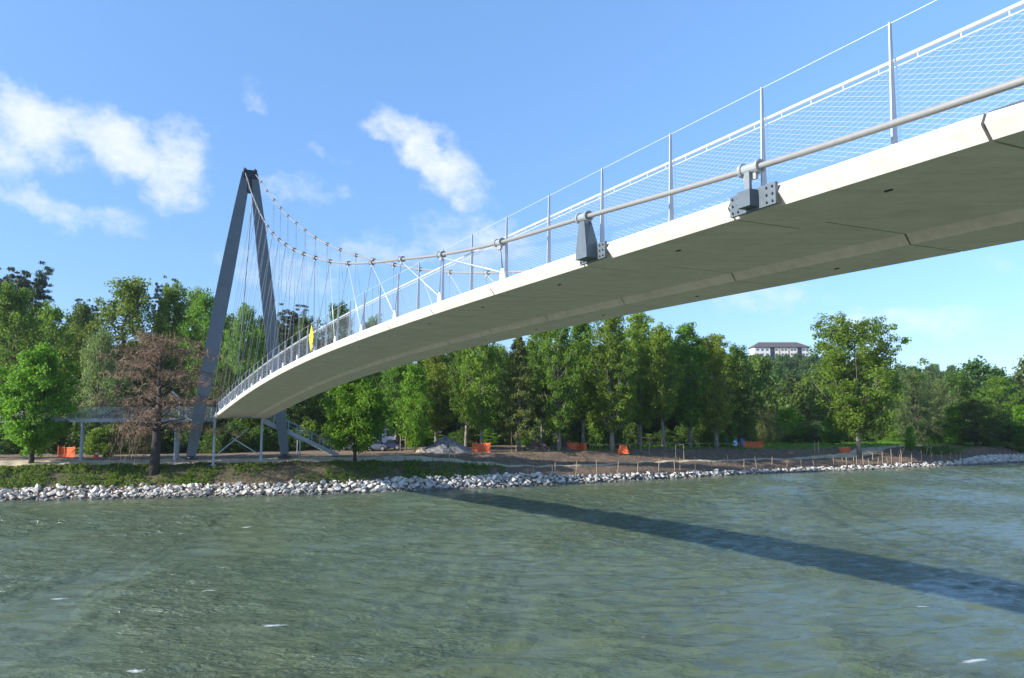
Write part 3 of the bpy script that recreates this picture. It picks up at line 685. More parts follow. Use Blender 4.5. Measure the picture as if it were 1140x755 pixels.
# wood behind the walkway on the left
LW = [('cedar', 27, 138, 300, 50, 'flat topped dark cedar, the tallest crown at the left edge', None), ('cedar', 3, 144, 304, 44, 'dark cedar cut by the left edge behind light broadleaf crowns', None),
      ('cedar', 178, 146, 315, 26, 'dark cedar tip showing above the crown of the big broadleaf trees', None), ('cedar', 322, 150, 345, 40, 'dark pine seen between the mast and the deck hangers', None),
      ('cedar', 92, 150, 338, 26, 'dark cedar in the gap between the two tallest crowns at left', None),
      ('broad1', 10, 106, 318, 100, 'light green broadleaf tree cut by the left edge, under the cedars', None), ('broad3', 54, 116, 340, 74, 'broad green tree between the left cedars and the willow', None),
      ('broad2', 84, 126, 338, 62, 'rounded dark green crown filling the gap between the two tall left crowns', None), ('broad1', 210, 126, 322, 60, 'tall green crown directly left of the mast, set back', None), ('broad1', 134, 116, 310, 118, 'big broadleaf tree with the highest crown left of the mast', None), ('greywillow', 108, 100, 370, 70, 'yellowish willow behind the bare brown tree', None),
      ('broad1', 188, 120, 318, 74, 'broadleaf tree just left of the mast, above the brown tree', None), ('broad3', 226, 116, 326, 70, 'broadleaf crown standing behind the left mast leg', None),
      ('broad1', 268, 110, 340, 64, 'broadleaf crown between the two mast legs', None), ('broad2', 292, 118, 352, 50, 'dark broadleaf tree behind the right mast leg', None),
      ('broad2', 338, 122, 352, 52, 'dark broadleaf tree behind the hangers right of the mast', None), ('broad2', 375, 124, 338, 62, 'dark rounded tree rising behind the yellow sign', None), ('broad3', 412, 120, 352, 54, 'light broadleaf crown showing through the railing net', None),
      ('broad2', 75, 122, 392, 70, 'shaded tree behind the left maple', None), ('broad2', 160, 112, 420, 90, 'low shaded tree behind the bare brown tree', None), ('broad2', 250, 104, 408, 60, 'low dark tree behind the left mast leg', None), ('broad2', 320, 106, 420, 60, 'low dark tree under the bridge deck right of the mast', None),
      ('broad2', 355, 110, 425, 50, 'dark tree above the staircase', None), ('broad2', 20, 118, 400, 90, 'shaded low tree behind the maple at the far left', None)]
for k, px, Y, yt, w, lb, g in LW: plant(k, px, Y, yt, w, lb, g)
for i, (px, Y, yt, w, k) in enumerate([(8, 92, 478, 60, 'darkshrub'), (58, 93, 474, 50, 'darkshrub'), (112, 92, 478, 46, 'shrub'), (132, 94, 470, 55, 'darkshrub'), (155, 93, 476, 46, 'darkshrub'), (178, 97, 470, 50, 'darkshrub'), (216, 97, 474, 46, 'darkshrub'), (240, 95, 478, 40, 'darkshrub'), (262, 97, 472, 50, 'darkshrub'),
                                   (292, 100, 476, 44, 'darkshrub'), (325, 101, 480, 40, 'darkshrub'), (344, 104, 470, 46, 'shrub'), (368, 104, 476, 42, 'darkshrub'), (98, 98, 462, 60, 'darkshrub'), (200, 100, 458, 60, 'darkshrub'), (40, 99, 462, 60, 'darkshrub'), (275, 103, 460, 50, 'shrub'), (310, 106, 462, 46, 'darkshrub')]):
    plant(k, px, Y, yt, w, 'dark bushy shrub in the hedge behind the walkway columns', 'shrubs in the hedge behind the walkway')
plant('shrub', 122, 87, 497, 15, 'small bright bush left of the brown tree, beside the cone')
# poplars and others behind the middle of the bank
MW = [('poplar2', 441, 104, 404, 42, 'pale green young tree right of the round maple', None), ('young', 462, 98, 405, 44, 'slender light green tree left of the gravel heap', None), ('greywillow', 447, 122, 392, 56, 'feathery grey green tree below the deck soffit', None),
      ('poplar1', 486, 108, 383, 52, 'poplar straight behind the gravel heap', None), ('poplar2', 519, 105, 372, 48, 'poplar with a dark trunk right of the gravel heap', None), ('poplar1', 536, 102, 360, 52, 'thick trunked poplar left of the orange barrier by the gravel heap', None),
      ('spruce', 578, 103, 372, 62, 'sparse olive spruce left of the brush heap', None), ('poplar2', 603, 111, 356, 48, 'poplar right behind the spruce and the brush heap', None), ('poplar3', 622, 104, 352, 62, 'poplar with a pale crooked trunk right of the brush heap', None),
      ('poplar2', 649, 111, 350, 50, 'poplar behind the double orange barrier', None), ('poplar3', 681, 106.5, 344, 74, 'large poplar with a thick trunk left of the small orange barrier', None), ('poplar1', 712, 117, 346, 58, 'tall poplar just right of the small orange barrier', None),
      ('poplar2', 738, 114, 362, 50, 'poplar behind the second tree guard', None), ('poplar1', 768, 119, 360, 58, 'tall poplar near the right end of the row, sky on its right', None), ('poplar3', 797, 119, 372, 60, 'last leafy poplar of the row, left of the blue screens', None),
      ('broad2', 822, 128, 385, 60, 'dark tree at the end of the poplar row, beneath the hilltop block', None)]
for k, px, Y, yt, w, lb, g in MW: plant(k, px, Y, yt, w, lb, g)
for i in range(30):
    px = 425 + i * 13.2 + random.uniform(-5, 5); Y = random.uniform(124, 150)
    plant(random.choice(['broad2', 'broad3', 'poplar1', 'broad2']), px, Y, np.interp(px, [425, 480, 560, 700, 780, 830], [392, 384, 372, 360, 372, 398]) + random.uniform(0, 26), random.uniform(46, 66), 'tree of the second rank in the shade behind the poplars', 'second rank of trees behind the poplars')
for i in range(20):
    px = 425 + i * 20 + random.uniform(-5, 5); Y = max(random.uniform(112, 128), np.interp(px, [425, 640, 700, 830], [100, 108, 116, 128]))
    plant(random.choice(['shrub', 'darkshrub', 'young']), px, Y, random.uniform(466, 484), random.uniform(26, 42), 'undergrowth bush among the poplar trunks', 'bushes among the poplar trunks')
# right side
RW = [('willow', 848, 140, 449, 48, 'pale weeping willow left of the bright round tree', None), ('young', 876, 150, 455, 42, 'bright yellow green young tree right of the pale willow', None), ('greywillow', 905, 150, 468, 40, 'low grey green bush tree left of the big lone poplar', None), ('young', 926, 140, 462, 30, 'olive bush tree beside the right orange barrier', None),
      ('bigpoplar', 955, 124, 352, 112, 'big lone poplar with a pale trunk, rising against the sky at right', None), ('greywillow', 1020, 140, 414, 62, 'grey green willow to the right of the lone poplar', None), ('greywillow', 1046, 150, 424, 50, 'softer willow between the lone poplar and the dark oak', None),
      ('broad2', 1086, 140, 445, 74, 'dark shaded oak on the lawn near the right end', None), ('broad3', 1112, 150, 420, 60, 'pale leafy tree rising above the dark oak', None), ('broad2', 1122, 147, 455, 46, 'dark tree between the oak and the yellow green tree', None), ('young', 1141, 144, 450, 46, 'yellow green tree cut by the right edge', None), ('young', 1012, 131, 474, 18, 'thin leafy sapling tied to the left leaning stake', None), ('young', 1062, 141, 452, 30, 'small tree just left of the dark oak', None), ('broad1', 990, 158, 420, 56, 'dark tree behind the lone poplar on its right', None), ('broad2', 1070, 165, 416, 60, 'dark tree behind the willows at right', None)]
for k, px, Y, yt, w, lb, g in RW: plant(k, px, Y, yt, w, lb, g)
for i in range(26):
    px = 806 + i * 13 + random.uniform(-4, 4); Y = random.uniform(146, 162)
    plant(random.choice(['shrub', 'darkshrub', 'shrub']), px, Y, random.uniform(472, 486), random.uniform(20, 36), 'bush along the foot of the wooded hill', 'bushes at the foot of the hill')
for px, w in ((1100, 26), (1118, 22), (1137, 24), (1066, 16)):
    plant('shrub', px, 142, 488 + random.uniform(-2, 4), w, 'low bush above the white rocks at the right end', 'bushes above the right rocks')
# the wooded hill
n_h = 0
for Y in (172, 188, 206, 226, 248, 272, 300, 330, 362, 396, 428):
    x0 = 640 if Y < 300 else 700
    px = x0 + random.uniform(0, 15)
    while px < 1250:
        w = random.uniform(8.5, 12.5) / Y * F
        YY_ = Y + random.uniform(-7, 7); X = at(px, YY_); g = T(X, YY_)
        lim = np.interp(px, [600, 835, 850, 905, 930, 990, 1050, 1140, 1250], [380, 388, 394, 394, 382, 380, 384, 398, 402])
        top = g + random.uniform(12, 17.5); yt = HZ - (top - CAMZ) / YY_ * F
        yt = max(yt, lim + random.uniform(-1, 6))
        if Y > 350 and 815 < px < 925: yt = 397 + random.uniform(-2, 4)
        plant(random.choice(['hill1', 'hill2', 'hill3', 'hill1']), px, YY_, yt, w * 1.25, 'rounded green tree of the dense wood on the hillside', 'trees of the wooded hillside')
        n_h += 1; px += w * random.uniform(.85, 1.05)
for i in range(11):
    px = 816 + i * 10.5; plant(['hill1', 'hill2', 'hill3'][i % 3], px, 452 + 9 * (i % 2), 397 + random.uniform(-3, 3), 17, 'rounded green tree of the dense wood on the hillside', 'trees of the wooded hillside')
for i in range(46):      # wooded rise behind the left trees
    px = -60 + i * 11 + random.uniform(-4, 4); Y = random.uniform(150, 175)
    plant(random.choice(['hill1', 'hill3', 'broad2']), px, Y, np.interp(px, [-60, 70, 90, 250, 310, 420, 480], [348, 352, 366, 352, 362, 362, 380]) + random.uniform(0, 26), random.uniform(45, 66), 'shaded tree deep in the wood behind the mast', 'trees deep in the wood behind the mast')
# --- bare reddish brown tree
def brown_tree():
    R = np.random.default_rng(91); mb_ = MB(); tw = []
    tp = [np.array(p) for p in [(0, 0, -.4), (.05, 0, 1.5), (.1, .05, 3.2), (.05, 0, 4.6), (.2, .1, 6.4), (.1, 0, 8.5), (.2, 0, 10.8), (.3, 0, 13)]]
    mb_.tube(tp, [.52, .42, .40, .36, .26, .19, .11, .03], 10)
    for k in range(52):
        t = .30 + .68 * (k + R.uniform(0, 1)) / 52; f = t * 7; i = min(int(f), 6); p0 = tp[i] + (tp[i + 1] - tp[i]) * (f - i)
        az = k * 2.39996 + R.normal(0, .3); rad = 7.4 * (math.sin(math.pi * (.20 + .72 * t)) ** .6) * R.uniform(.55, 1.05)
        ri = R.uniform(.12, .5); dirv = np.array([math.cos(az), math.sin(az), 0])
        p1 = p0 + dirv * rad * .5 + np.array([0, 0, ri * rad * .6]); p2 = p0 + dirv * rad + np.array([0, 0, ri * rad * .6 - .12 * rad])
        mb_.tube([p0, p1, p2], [.10 * (1 - t) + .035, .035, .012], 5)
        for m_ in range(15):
            u = R.uniform(.2, 1.05); b0 = p0 * (1 - u) ** 2 + 2 * p1 * u * (1 - u) + p2 * u * u
            dv = unit(R.normal(0, 1, 3) * np.array([1, 1, .45]) + dirv * .7); ln = R.uniform(.5, 1.4); b1 = b0 + dv * ln; b1[2] -= .12 * ln
            mb_.tube([b0, b1], [.014, .006], 3, caps=False)
            for q_ in range(13):
                v = R.uniform(.1, 1); c0 = b0 + (b1 - b0) * v; dd = unit(dv * .6 + R.normal(0, .6, 3) + np.array([0, 0, -.25])); l2 = R.uniform(.25, .75)
                sd = unit(np.cross(dd, R.normal(0, 1, 3))) * .017; c1 = c0 + dd * l2; tw.append([c0 - sd, c0 + sd, c1 + sd * .5, c1 - sd * .5])
    for k in range(170):    # hanging sprays low on the left side
        az = R.uniform(1.9, 4.4); rr = R.uniform(1.2, 3.8); c0 = np.array([math.cos(az) * rr, math.sin(az) * rr, R.uniform(3.2, 5.6)])
        for q_ in range(4):
            c1 = c0 + np.array([R.normal(-.12, .12), R.normal(0, .12), -R.uniform(.4, .8)]); sd = unit(R.normal(0, 1, 3) * np.array([1, 1, 0])) * .014
            tw.append([c0 - sd, c0 + sd, c1 + sd, c1 - sd]); c0 = c1
            if c0[2] < .4: break
    X, Y = at(176, 81.2), 81.2; root = empty('bare_tree', (X, Y, T(X, Y)), 'bare reddish brown tree with fine twigs and a thick dark trunk on the bank', 'tree')
    mb_.build('trunk', 'dark_bark', root, smooth=True, fix=False)
    tw = np.array(tw); put(bpy.data.objects.new('crown', quads_mesh('crown', tw, 'twig')), root)
    root.scale = (1.12, 1.0, (ztop(370, 81.2) - root.location.z) / 13.2)
brown_tree()

# ================================================================== BANK: rocks, weeds, stakes
mat('limestone', (.66, .61, .54), .9, noise=(1.3, .30), bump=(7, .9))
nt = MATS['limestone'].node_tree; b = nt.nodes['Principled BSDF']; prev = b.inputs['Base Color'].links[0].from_socket
g_ = nt.nodes.new('ShaderNodeNewGeometry'); sp_ = nt.nodes.new('ShaderNodeSeparateXYZ'); nt.links.new(g_.outputs['Position'], sp_.inputs[0])
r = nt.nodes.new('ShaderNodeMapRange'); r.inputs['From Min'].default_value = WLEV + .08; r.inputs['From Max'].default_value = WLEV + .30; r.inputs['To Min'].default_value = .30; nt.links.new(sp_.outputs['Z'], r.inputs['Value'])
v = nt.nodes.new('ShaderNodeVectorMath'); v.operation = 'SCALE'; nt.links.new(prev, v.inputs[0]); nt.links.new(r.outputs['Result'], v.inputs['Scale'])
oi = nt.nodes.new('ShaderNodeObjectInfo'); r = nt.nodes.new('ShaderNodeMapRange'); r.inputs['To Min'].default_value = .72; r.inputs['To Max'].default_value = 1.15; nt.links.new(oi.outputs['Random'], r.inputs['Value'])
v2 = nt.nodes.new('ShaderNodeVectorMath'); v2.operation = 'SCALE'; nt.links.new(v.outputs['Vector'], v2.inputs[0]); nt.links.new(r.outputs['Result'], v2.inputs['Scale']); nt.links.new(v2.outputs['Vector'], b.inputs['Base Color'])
rockm = []
for k in range(10):
    bm = bmesh.new(); bmesh.ops.create_icosphere(bm, subdivisions=3, radius=.62)
    R = np.random.default_rng(100 + k); pl = [(unit(R.normal(0, 1, 3)), R.uniform(.22, .46)) for _ in range(11)]
    for v in bm.verts:
        p = np.array(v.co)
        for nrm, dd in pl:
            e = p @ nrm - dd
            if e > 0: p = p - nrm * e
        v.co = p * np.array([1.2, 1., .85]) + R.normal(0, .008, 3)
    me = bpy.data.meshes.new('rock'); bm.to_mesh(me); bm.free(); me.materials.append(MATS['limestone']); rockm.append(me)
rk = []
R = np.random.default_rng(55)
Xc = -57.
while Xc < 97:
    wband = np.interp(Xc, [-57, -20, -10, -2, 8, 30, 60, 72, 80, 97], [1.25, 1.3, 1.5, 1.7, .95, .62, .6, .7, 2.0, 2.0])
    u = -.25
    while u < wband:
        sz = np.interp(Xc, [-57, 0, 30, 97], [.43, .45, .42, .45]) * R.choice([.45, .6, .8, .95, 1.15, 1.45]) * R.uniform(.9, 1.1)
        rk.append((Xc + R.uniform(-.3, .3), u + R.uniform(-.12, .12), sz)); u += R.uniform(.19, .31)
    Xc += R.uniform(.22, .33)
print('rocks', len(rk))
pos = []
for X, u, sz in rk:
    Y = float(shore(X)) + u / .95; pos.append((X, Y, T(X, Y) + sz * .14, sz, sz / Y))
order = np.argsort([-p[4] for p in pos])
Vr, Fr, off = [], [], 0
for n_, i in enumerate(order):
    X, Y, z, sz, _ = pos[i]; me = rockm[int(R.integers(10))]
    e = (R.uniform(-.5, .5), R.uniform(-.5, .5), R.uniform(0, 6.28)); scl = (sz * R.uniform(.9, 1.3), sz * R.uniform(.8, 1.1), sz * R.uniform(.75, 1.05))
    if n_ < 300:
        o = bpy.data.objects.new('rock', me); o.location = (X, Y, z); o.rotation_euler = e; o.scale = scl; put(o)
        tag(o, 'pale angular limestone boulder in the rock edging of the water', 'rock', 'boulders along the waterline')
    else:
        from mathutils import Euler
        M = Euler(e).to_matrix(); M = np.array(M) * np.array(scl)[None, :]
        v = np.array([w.co[:] for w in me.vertices]) @ M.T + np.array([X, Y, z])
        Vr.append(v); Fr += [tuple(a + off for a in p.vertices) for p in me.polygons]; off += len(v)
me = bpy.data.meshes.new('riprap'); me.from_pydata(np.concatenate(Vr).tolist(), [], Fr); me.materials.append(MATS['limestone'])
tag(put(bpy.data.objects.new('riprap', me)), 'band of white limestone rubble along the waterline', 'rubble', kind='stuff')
# weeds and grass tufts
def scatter_leaves(name, label, cat, n, fx, size, leaf, per=14, crad=(.15, .4), up=.3):
    R = np.random.default_rng(len(name) * 7 + n); cs = []
    while len(cs) < n:
        r_ = fx(R)
        if r_ is not None: cs.append(r_)
    cs = np.array(cs); V, tint = leaves(R, cs, R.uniform(*crad, len(cs)), per, size, up=up, flat=.8)
    tag(put(bpy.data.objects.new(name, quads_mesh(name, V, leaf, tint))), label, cat, kind='stuff')
def weeds(R):
    X = R.uniform(-58, -1); u = R.uniform(1.25, 3.5); Y = float(shore(X)) + u / .95
    k = float(wob(X, u * 3, 1.5)) * .6 + float(wob(X * 1.0, 3., .8)) * .5
    dens = .3 + .9 * k + (.35 if -30 > X or X > -20 else -.25)
    if R.uniform() > dens: return None
    return (X, Y, T(X, Y) + R.uniform(.0, .35))
scatter_leaves('weeds', 'leafy green weeds covering the bank slope above the rocks', 'weeds', 2100, weeds, .135, 'leaf_mid', 17, (.12, .34))
def crest(R):
    X = R.uniform(-58, 75); Y = float(shore(X)) + R.uniform(3.2, 3.8 if X < -10 else 9) / .95
    if X > -14 and R.uniform() > .25: return None
    return (X, Y, T(X, Y) + .05)
scatter_leaves('dry_grass', 'tufts of thin grass on the upper edge of the bank', 'grass', 1500, crest, .13, 'leaf_olive', 9, (.08, .2))
def lawn(R):
    X = R.uniform(2, 95); Y = float(shore(X)) + R.uniform(9.5, 30) / .95
    if X < 72 and R.uniform() > .6: return None
    return (X, Y, T(X, Y) + .05)
scatter_leaves('lawn_grass', 'rough green grass of the flat ground under the trees', 'grass', 4200, lawn, .17, 'leaf_bright', 10, (.15, .4))
def bushy(R):
    X = R.uniform(68, 76); Y = float(shore(X)) + R.uniform(3, 7) / .95; return (X, Y, T(X, Y) + R.uniform(0, .5))
scatter_leaves('ground_ivy', 'dark green ground cover where the rocks widen at the right', 'ground cover', 260, bushy, .22, 'leaf_deep', 14, (.2, .5))
# stakes along the waterline (photo columns, bottom row, height px)
stk = [(588, 533, 9), (594, 532, 12), (615, 531, 11), (617.5, 531, 14), (641, 529.5, 14), (664, 529, 15), (687.5, 527.5, 12), (710, 526, 9), (733, 525, 12), (751, 524, 10), (757, 524.5, 12), (774, 523, 13), (792, 522, 10), (810, 521, 12), (828, 520, 8), (842.5, 522, 12), (859, 521.5, 12), (876, 520, 6), (892, 519, 6), (906, 519, 6), (928, 517, 7), (938.5, 518, 8), (942.5, 519, 9), (950, 519, 9), (954, 518.5, 9), (961, 517.5, 10), (967.5, 518, 7), (971.5, 517, 11), (977, 518, 8), (982.5, 516.5, 12), (988, 518, 8), (992.5, 517, 15), (1002, 516, 9), (1004, 515, 12), (1015, 515, 10), (1026, 514, 12), (1037, 513, 9), (1048.5, 512.5, 9), (1058, 512, 8), (1065.5, 512, 9), (1069, 511, 7)]
R = np.random.default_rng(8)
sproto = None
for i, (px, py, hp) in enumerate(stk):
    # walk along the column's ray until it meets the bank
    r = ray(px, py); t = 70.
    while t < 200:
        p = r * t + np.array([0, 0, CAMZ])
        if p[1] > float(shore(p[0])) + .6 and p[2] < T(p[0], p[1]) + .03: break
        if p[1] > float(shore(p[0])) + 3.2: break
        t += .15
    hh = hp / F * p[1] * 1.1; zg = T(p[0], p[1])
    if sproto is None:
        bm_ = MB(); bm_.tube([(0, 0, -.4), (.01, 0, .5), (0, .01, .93), (0, 0, 1.0)], [.045, .044, .042, .03], 7); o = bm_.build('wooden_stake', 'stake_wood'); sproto = o
    else: o = sproto.copy(); COL.objects.link(o)
    o.location = (p[0], p[1], zg); o.rotation_euler = (R.normal(0, .05), R.normal(0, .06), 0); o.scale = (1, 1, hh)
    tag(o, 'thin wooden stake driven into the bank just above the rocks', 'stake', 'wooden stakes along the bank')
# tree guards, young-tree stakes
def guard(px, py, hp, label):
    r = ray(px, py); Y = 108.; X = at(px, Y); z = T(X, Y); hh = hp / F * Y
    g = empty('tree_guard', (X, Y, z), label, 'tree guard')
    for dx in (-.55, .55): MB().tube([(dx, 0, -.2), (dx, 0, hh)], .045, 6).build('stake', 'stake_wood', g)
    MB().box((0, 0, hh - .08), (1.2, .05, .1)).build('crossbar', 'stake_wood', g)
guard(717, 505, 17, 'wooden goal shaped tree guard left of its twin, beneath the poplars'); guard(755, 505, 17, 'wooden goal shaped tree guard nearest the tall end poplar')
def polepair(px, Y, hp, label, lean=0.):
    X = at(px, Y); z = T(X, Y); g = empty('sapling_stakes', (X, Y, z), label, 'tree stakes'); hh = hp / F * Y
    for dx in (-.3, .3): MB().tube([(dx, 0, -.2), (dx + lean * hh, 0, hh)], .05, 6).build('stake', 'stake_wood', g)
    MB().box((lean * hh * .8, 0, hh * .8), (.7, .06, .08)).build('crossbar', 'stake_wood', g)
polepair(449.5, 95, 18, 'pair of wooden posts under the pale young tree'); polepair(504, 91, 22, 'pair of wooden posts holding a thin sapling before the gravel heap'); polepair(572, 101.5, 22, 'pair of wooden posts beside the spruce trunk')
polepair(996, 126, 10, 'leaning pale stakes right of the lone poplar', .5); polepair(1028, 128, 12, 'leaning pale stakes farther right, before the willow', .3); polepair(906, 122, 14, 'thin sapling stakes left of the right orange barrier', .03)
# ================================================================== site things
def netbarrier(px0, px1, Y, y0, y1, label, bend=.25):
    X0, X1 = at(px0, Y), at(px1, Y); Xm = (X0 + X1) / 2; z = T(Xm, Y); hgt = max(.8, (y1 - y0) / F * Y)
    g = empty('safety_barrier', (Xm, Y, z), label, 'barrier'); n_ = max(4, int((X1 - X0) / .28)); R = np.random.default_rng(int(px0))
    pr = []
    for k in range(n_ + 1):
        t = k / n_; x = (X0 - Xm) + (X1 - X0) * t; y = bend * math.sin(t * 5 + px0) + R.normal(0, .03); sag = .10 * abs(math.sin(t * math.pi * max(1, n_ // 6))) + R.normal(0, .02)
        pr.append((x, y, hgt * (1 - sag)))
    mb_ = MB(); rows = 7
    for k in range(n_):
        a0, a1 = pr[k], pr[k + 1]
        for j in range(rows):
            f0, f1 = (j + .08) / rows, (j + .80) / rows
            mb_.prism([(a0[0], a0[1], a0[2] * f0), (a1[0], a1[1], a1[2] * f0), (a1[0], a1[1], a1[2] * f1), (a0[0], a0[1], a0[2] * f1)], (0, .012, 0))
        mb_.prism([(a0[0], a0[1] - .004, .02), (a0[0] + .06, a0[1] - .004, .02), (a0[0] + .06, a0[1] - .004, a0[2] * .97), (a0[0], a0[1] - .004, a0[2] * .97)], (0, .02, 0))
    mb_.build('net', 'orange_net', g)
    for k in range(0, n_ + 1, max(2, n_ // 4)):
        MB().tube([(pr[k][0], pr[k][1] + .04, -.15), (pr[k][0], pr[k][1] + .04, hgt + .08)], .025, 6).build('post', 'stake_wood', g)
netbarrier(69, 89.5, 87, 501, 513, 'orange net barrier left of the walkway column'); netbarrier(162, 176, 93, 498, 505, 'orange net barrier half hidden by the brown tree trunk')
netbarrier(526, 546, 99.5, 497, 508, 'orange net barrier right of the gravel heap'); netbarrier(631, 641, 105, 497, 507, 'left half of the orange barrier pair right of the brush heap'); netbarrier(641.5, 652, 106, 497, 506, 'right half of the orange barrier pair right of the brush heap', .4)
netbarrier(826, 848, 124, 496, 504, 'long orange net barrier near the blue screens'); netbarrier(932, 944, 125, 495, 502, 'orange net barrier left of the lone poplar'); netbarrier(113, 120, 93, 502, 508, 'short low strip of orange net beyond the cone')
def cone(px, Y, hpx, label, rr=.28, lean=0.):
    X = at(px, Y); z = T(X, Y); hh = hpx / F * Y; g = empty('traffic_cone', (X, Y, z), label, 'cone')
    MB().tube([(0, 0, .03), (lean * .5 * hh, 0, hh * .5), (lean * hh, 0, hh)], [rr, rr * .6, rr * .18], 12).build('cone_body', 'orange_net', g, smooth=True)
    MB().box((0, 0, .02), (rr * 2.4, rr * 2.4, .05)).build('cone_base', 'orange_net', g)
    MB().tube([(lean * .52 * hh, 0, hh * .52), (lean * .70 * hh, 0, hh * .70)], [rr * .62, rr * .46], 12).build('cone_band', 'white_paint', g)
cone(111, 86, 8, 'leaning orange and white cone right of the walkway column', .3, .3)
X, Y = at(692.5, 106), 106.; g = empty('safety_barrier', (X, Y, T(X, Y)), 'narrow tent shaped orange net beside the large poplar', 'barrier')
MB().loft([[(-.75, -.4, 0), (.75, -.4, 0), (.75, .4, 0), (-.75, .4, 0)], [(-.4, -.12, 1.2), (.45, -.12, 1.15), (.45, .12, 1.15), (-.4, .12, 1.2)]]).build('net', 'orange_net', g)
for dx in (-.6, .6): MB().tube([(dx, .1, -.1), (dx * .7, .1, 1.35)], .03, 6).build('post', 'stake_wood', g)
def heap(name, px, Y, wpx, hpx, material, label, cat, seed, rough=.06, twigs=0):
    X = at(px, Y); z = T(X, Y); a_ = wpx / F * Y / 2; hh = hpx / F * Y; R = np.random.default_rng(seed); n_ = 40; vs, fs = [], []
    for i in range(13):
        t = i / 12
        for k in range(n_):
            th = 2 * math.pi * k / n_; rad = a_ * t * (1 + .12 * math.sin(3 * th + seed) + .06 * math.sin(7 * th))
            zz = hh * max(0, (1 - t) ** 1.05) * (1 + .10 * math.sin(2 * th + 1)) + R.normal(0, rough) * (t < .98)
            vs.append((math.cos(th) * rad, math.sin(th) * rad * .8, zz - .05))
    for i in range(12):
        for k in range(n_): fs.append((i * n_ + k, i * n_ + (k + 1) % n_, (i + 1) * n_ + (k + 1) % n_, (i + 1) * n_ + k))
    mb_ = MB().add(vs, fs)
    for k in range(twigs):
        th = R.uniform(0, 6.28); t = R.uniform(0, .9); p = np.array([math.cos(th) * a_ * t, math.sin(th) * a_ * t * .8, hh * (1 - t)]); dv = unit(R.normal(0, 1, 3) * np.array([1, 1, .5])) * R.uniform(.3, .9)
        mb_.tube([p - dv * .5, p + dv * .5], .022, 4, caps=False)
    o = mb_.build(name, material, loc=None, smooth=False, fix=False); o.location = (X, Y, z); tag(o, label, cat)
heap('gravel_heap', 496, 99, 62, 17, 'grey_gravel', 'large conical heap of grey gravel beyond the path', 'gravel heap', 1); heap('gravel_heap', 469, 97, 14, 5, 'path_sand', 'small pale sand heap at the left foot of the gravel heap', 'sand heap', 2, .03)
heap('brush_heap', 598, 104, 34, 15, 'brown_brush', 'brown heap of cut branches right of the spruce', 'brush heap', 3, .10, 160); heap('brush_heap', 625, 106, 34, 12, 'brown_brush', 'lower dark heap of cut branches behind the pale trunk', 'brush heap', 4, .1, 90)
# cars parked left of the gravel heap
def car(px, Y, wpx, hpx, material, label, van=False):
    X = at(px, Y); z = T(X, Y); Lh = wpx / F * Y / 2; hh = hpx / F * Y; g = empty('parked_van' if van else 'parked_car', (X, Y, z), label, 'van' if van else 'car'); wd = .88
    if van: prof = [(-Lh, .35), (Lh, .35), (Lh, hh * .5), (Lh * .86, hh * .55), (Lh * .62, hh * .97), (Lh * .5, hh), (-Lh * .97, hh), (-Lh, hh * .93)]
    else: prof = [(-Lh, .32), (Lh, .32), (Lh * .99, hh * .52), (Lh * .55, hh * .62), (Lh * .25, hh * .96), (-Lh * .4, hh), (-Lh * .78, hh * .66), (-Lh * .98, hh * .6)]
    def ring(y, s): return [(x * (1 - s * .03), y, .35 + (zz - .35) * (1 - s * .03)) for x, zz in prof]
    bd = MB().loft([ring(-wd, 1), ring(-wd + .1, 0), ring(wd - .1, 0), ring(wd, 1)]).build('body', material, g)
    glass = [(Lh * .50, hh * .63), (Lh * .24, hh * .92), (-Lh * .38, hh * .94), (-Lh * .70, hh * .67)] if not van else [(Lh * .84, hh * .58), (Lh * .62, hh * .90), (Lh * .36, hh * .90), (Lh * .36, hh * .58)]
    for sgn in (-1, 1): MB().prism([(x, sgn * (wd + .004), zz) for x, zz in glass], (0, -sgn * .05, 0)).build('window', 'glass_dark', g)
    for x in (-.62, .62):
        for sgn in (-1, 1):
            w = MB().tube([(x * Lh, sgn * (wd - .2), .33), (x * Lh, sgn * (wd + .012), .33)], .33, 16).build('wheel', 'tyre', g)
            MB().tube([(x * Lh, sgn * (wd + .013), .33), (x * Lh, sgn * (wd + .025), .33)], .19, 12).build('rim', 'galvanised', w)
    for sgn in (-1, 1):
        MB().box((Lh - .06, sgn * .6, hh * .46), (.13, .36, .16)).build('headlight', 'white_paint', g); MB().box((-Lh + .06, sgn * .6, hh * .5), (.13, .3, .2)).build('tail_light', 'orange_net', g)
    if van: MB().box((-Lh * .1, -wd - .005, hh * .6), (.75, .03, hh * .55)).build('door_opening', 'dark_panel', g)
car(396, 101, 34, 12.5, 'car_green', 'dull green car half hidden behind the round maple'); car(421, 100, 23, 12, 'car_blue', 'grey blue car before the white van'); car(438, 103, 20, 11, 'car_navy', 'dark navy car right of the grey blue car'); car(426, 111, 34, 20, 'van_white', 'white van behind the dark parked cars', True)
# blue screens at the edge of the field
for i, (px, w) in enumerate(((803, 10), (821, 12))):
    Y = 128.; X = at(px, Y); g = empty('screen_panel', (X, Y, T(X, Y)), ('narrower blue screen nearer the last poplar', 'wider blue screen nearer the long orange barrier')[i], 'screen'); hw = w / F * Y / 2
    MB().box((0, 0, .75), (hw * 2, .04, 1.25)).build('panel', 'blue_tarp', g)
    for dx in (-hw, hw): MB().tube([(dx, .05, -.1), (dx, .05, 1.5)], .04, 6).build('post', 'galvanised', g)
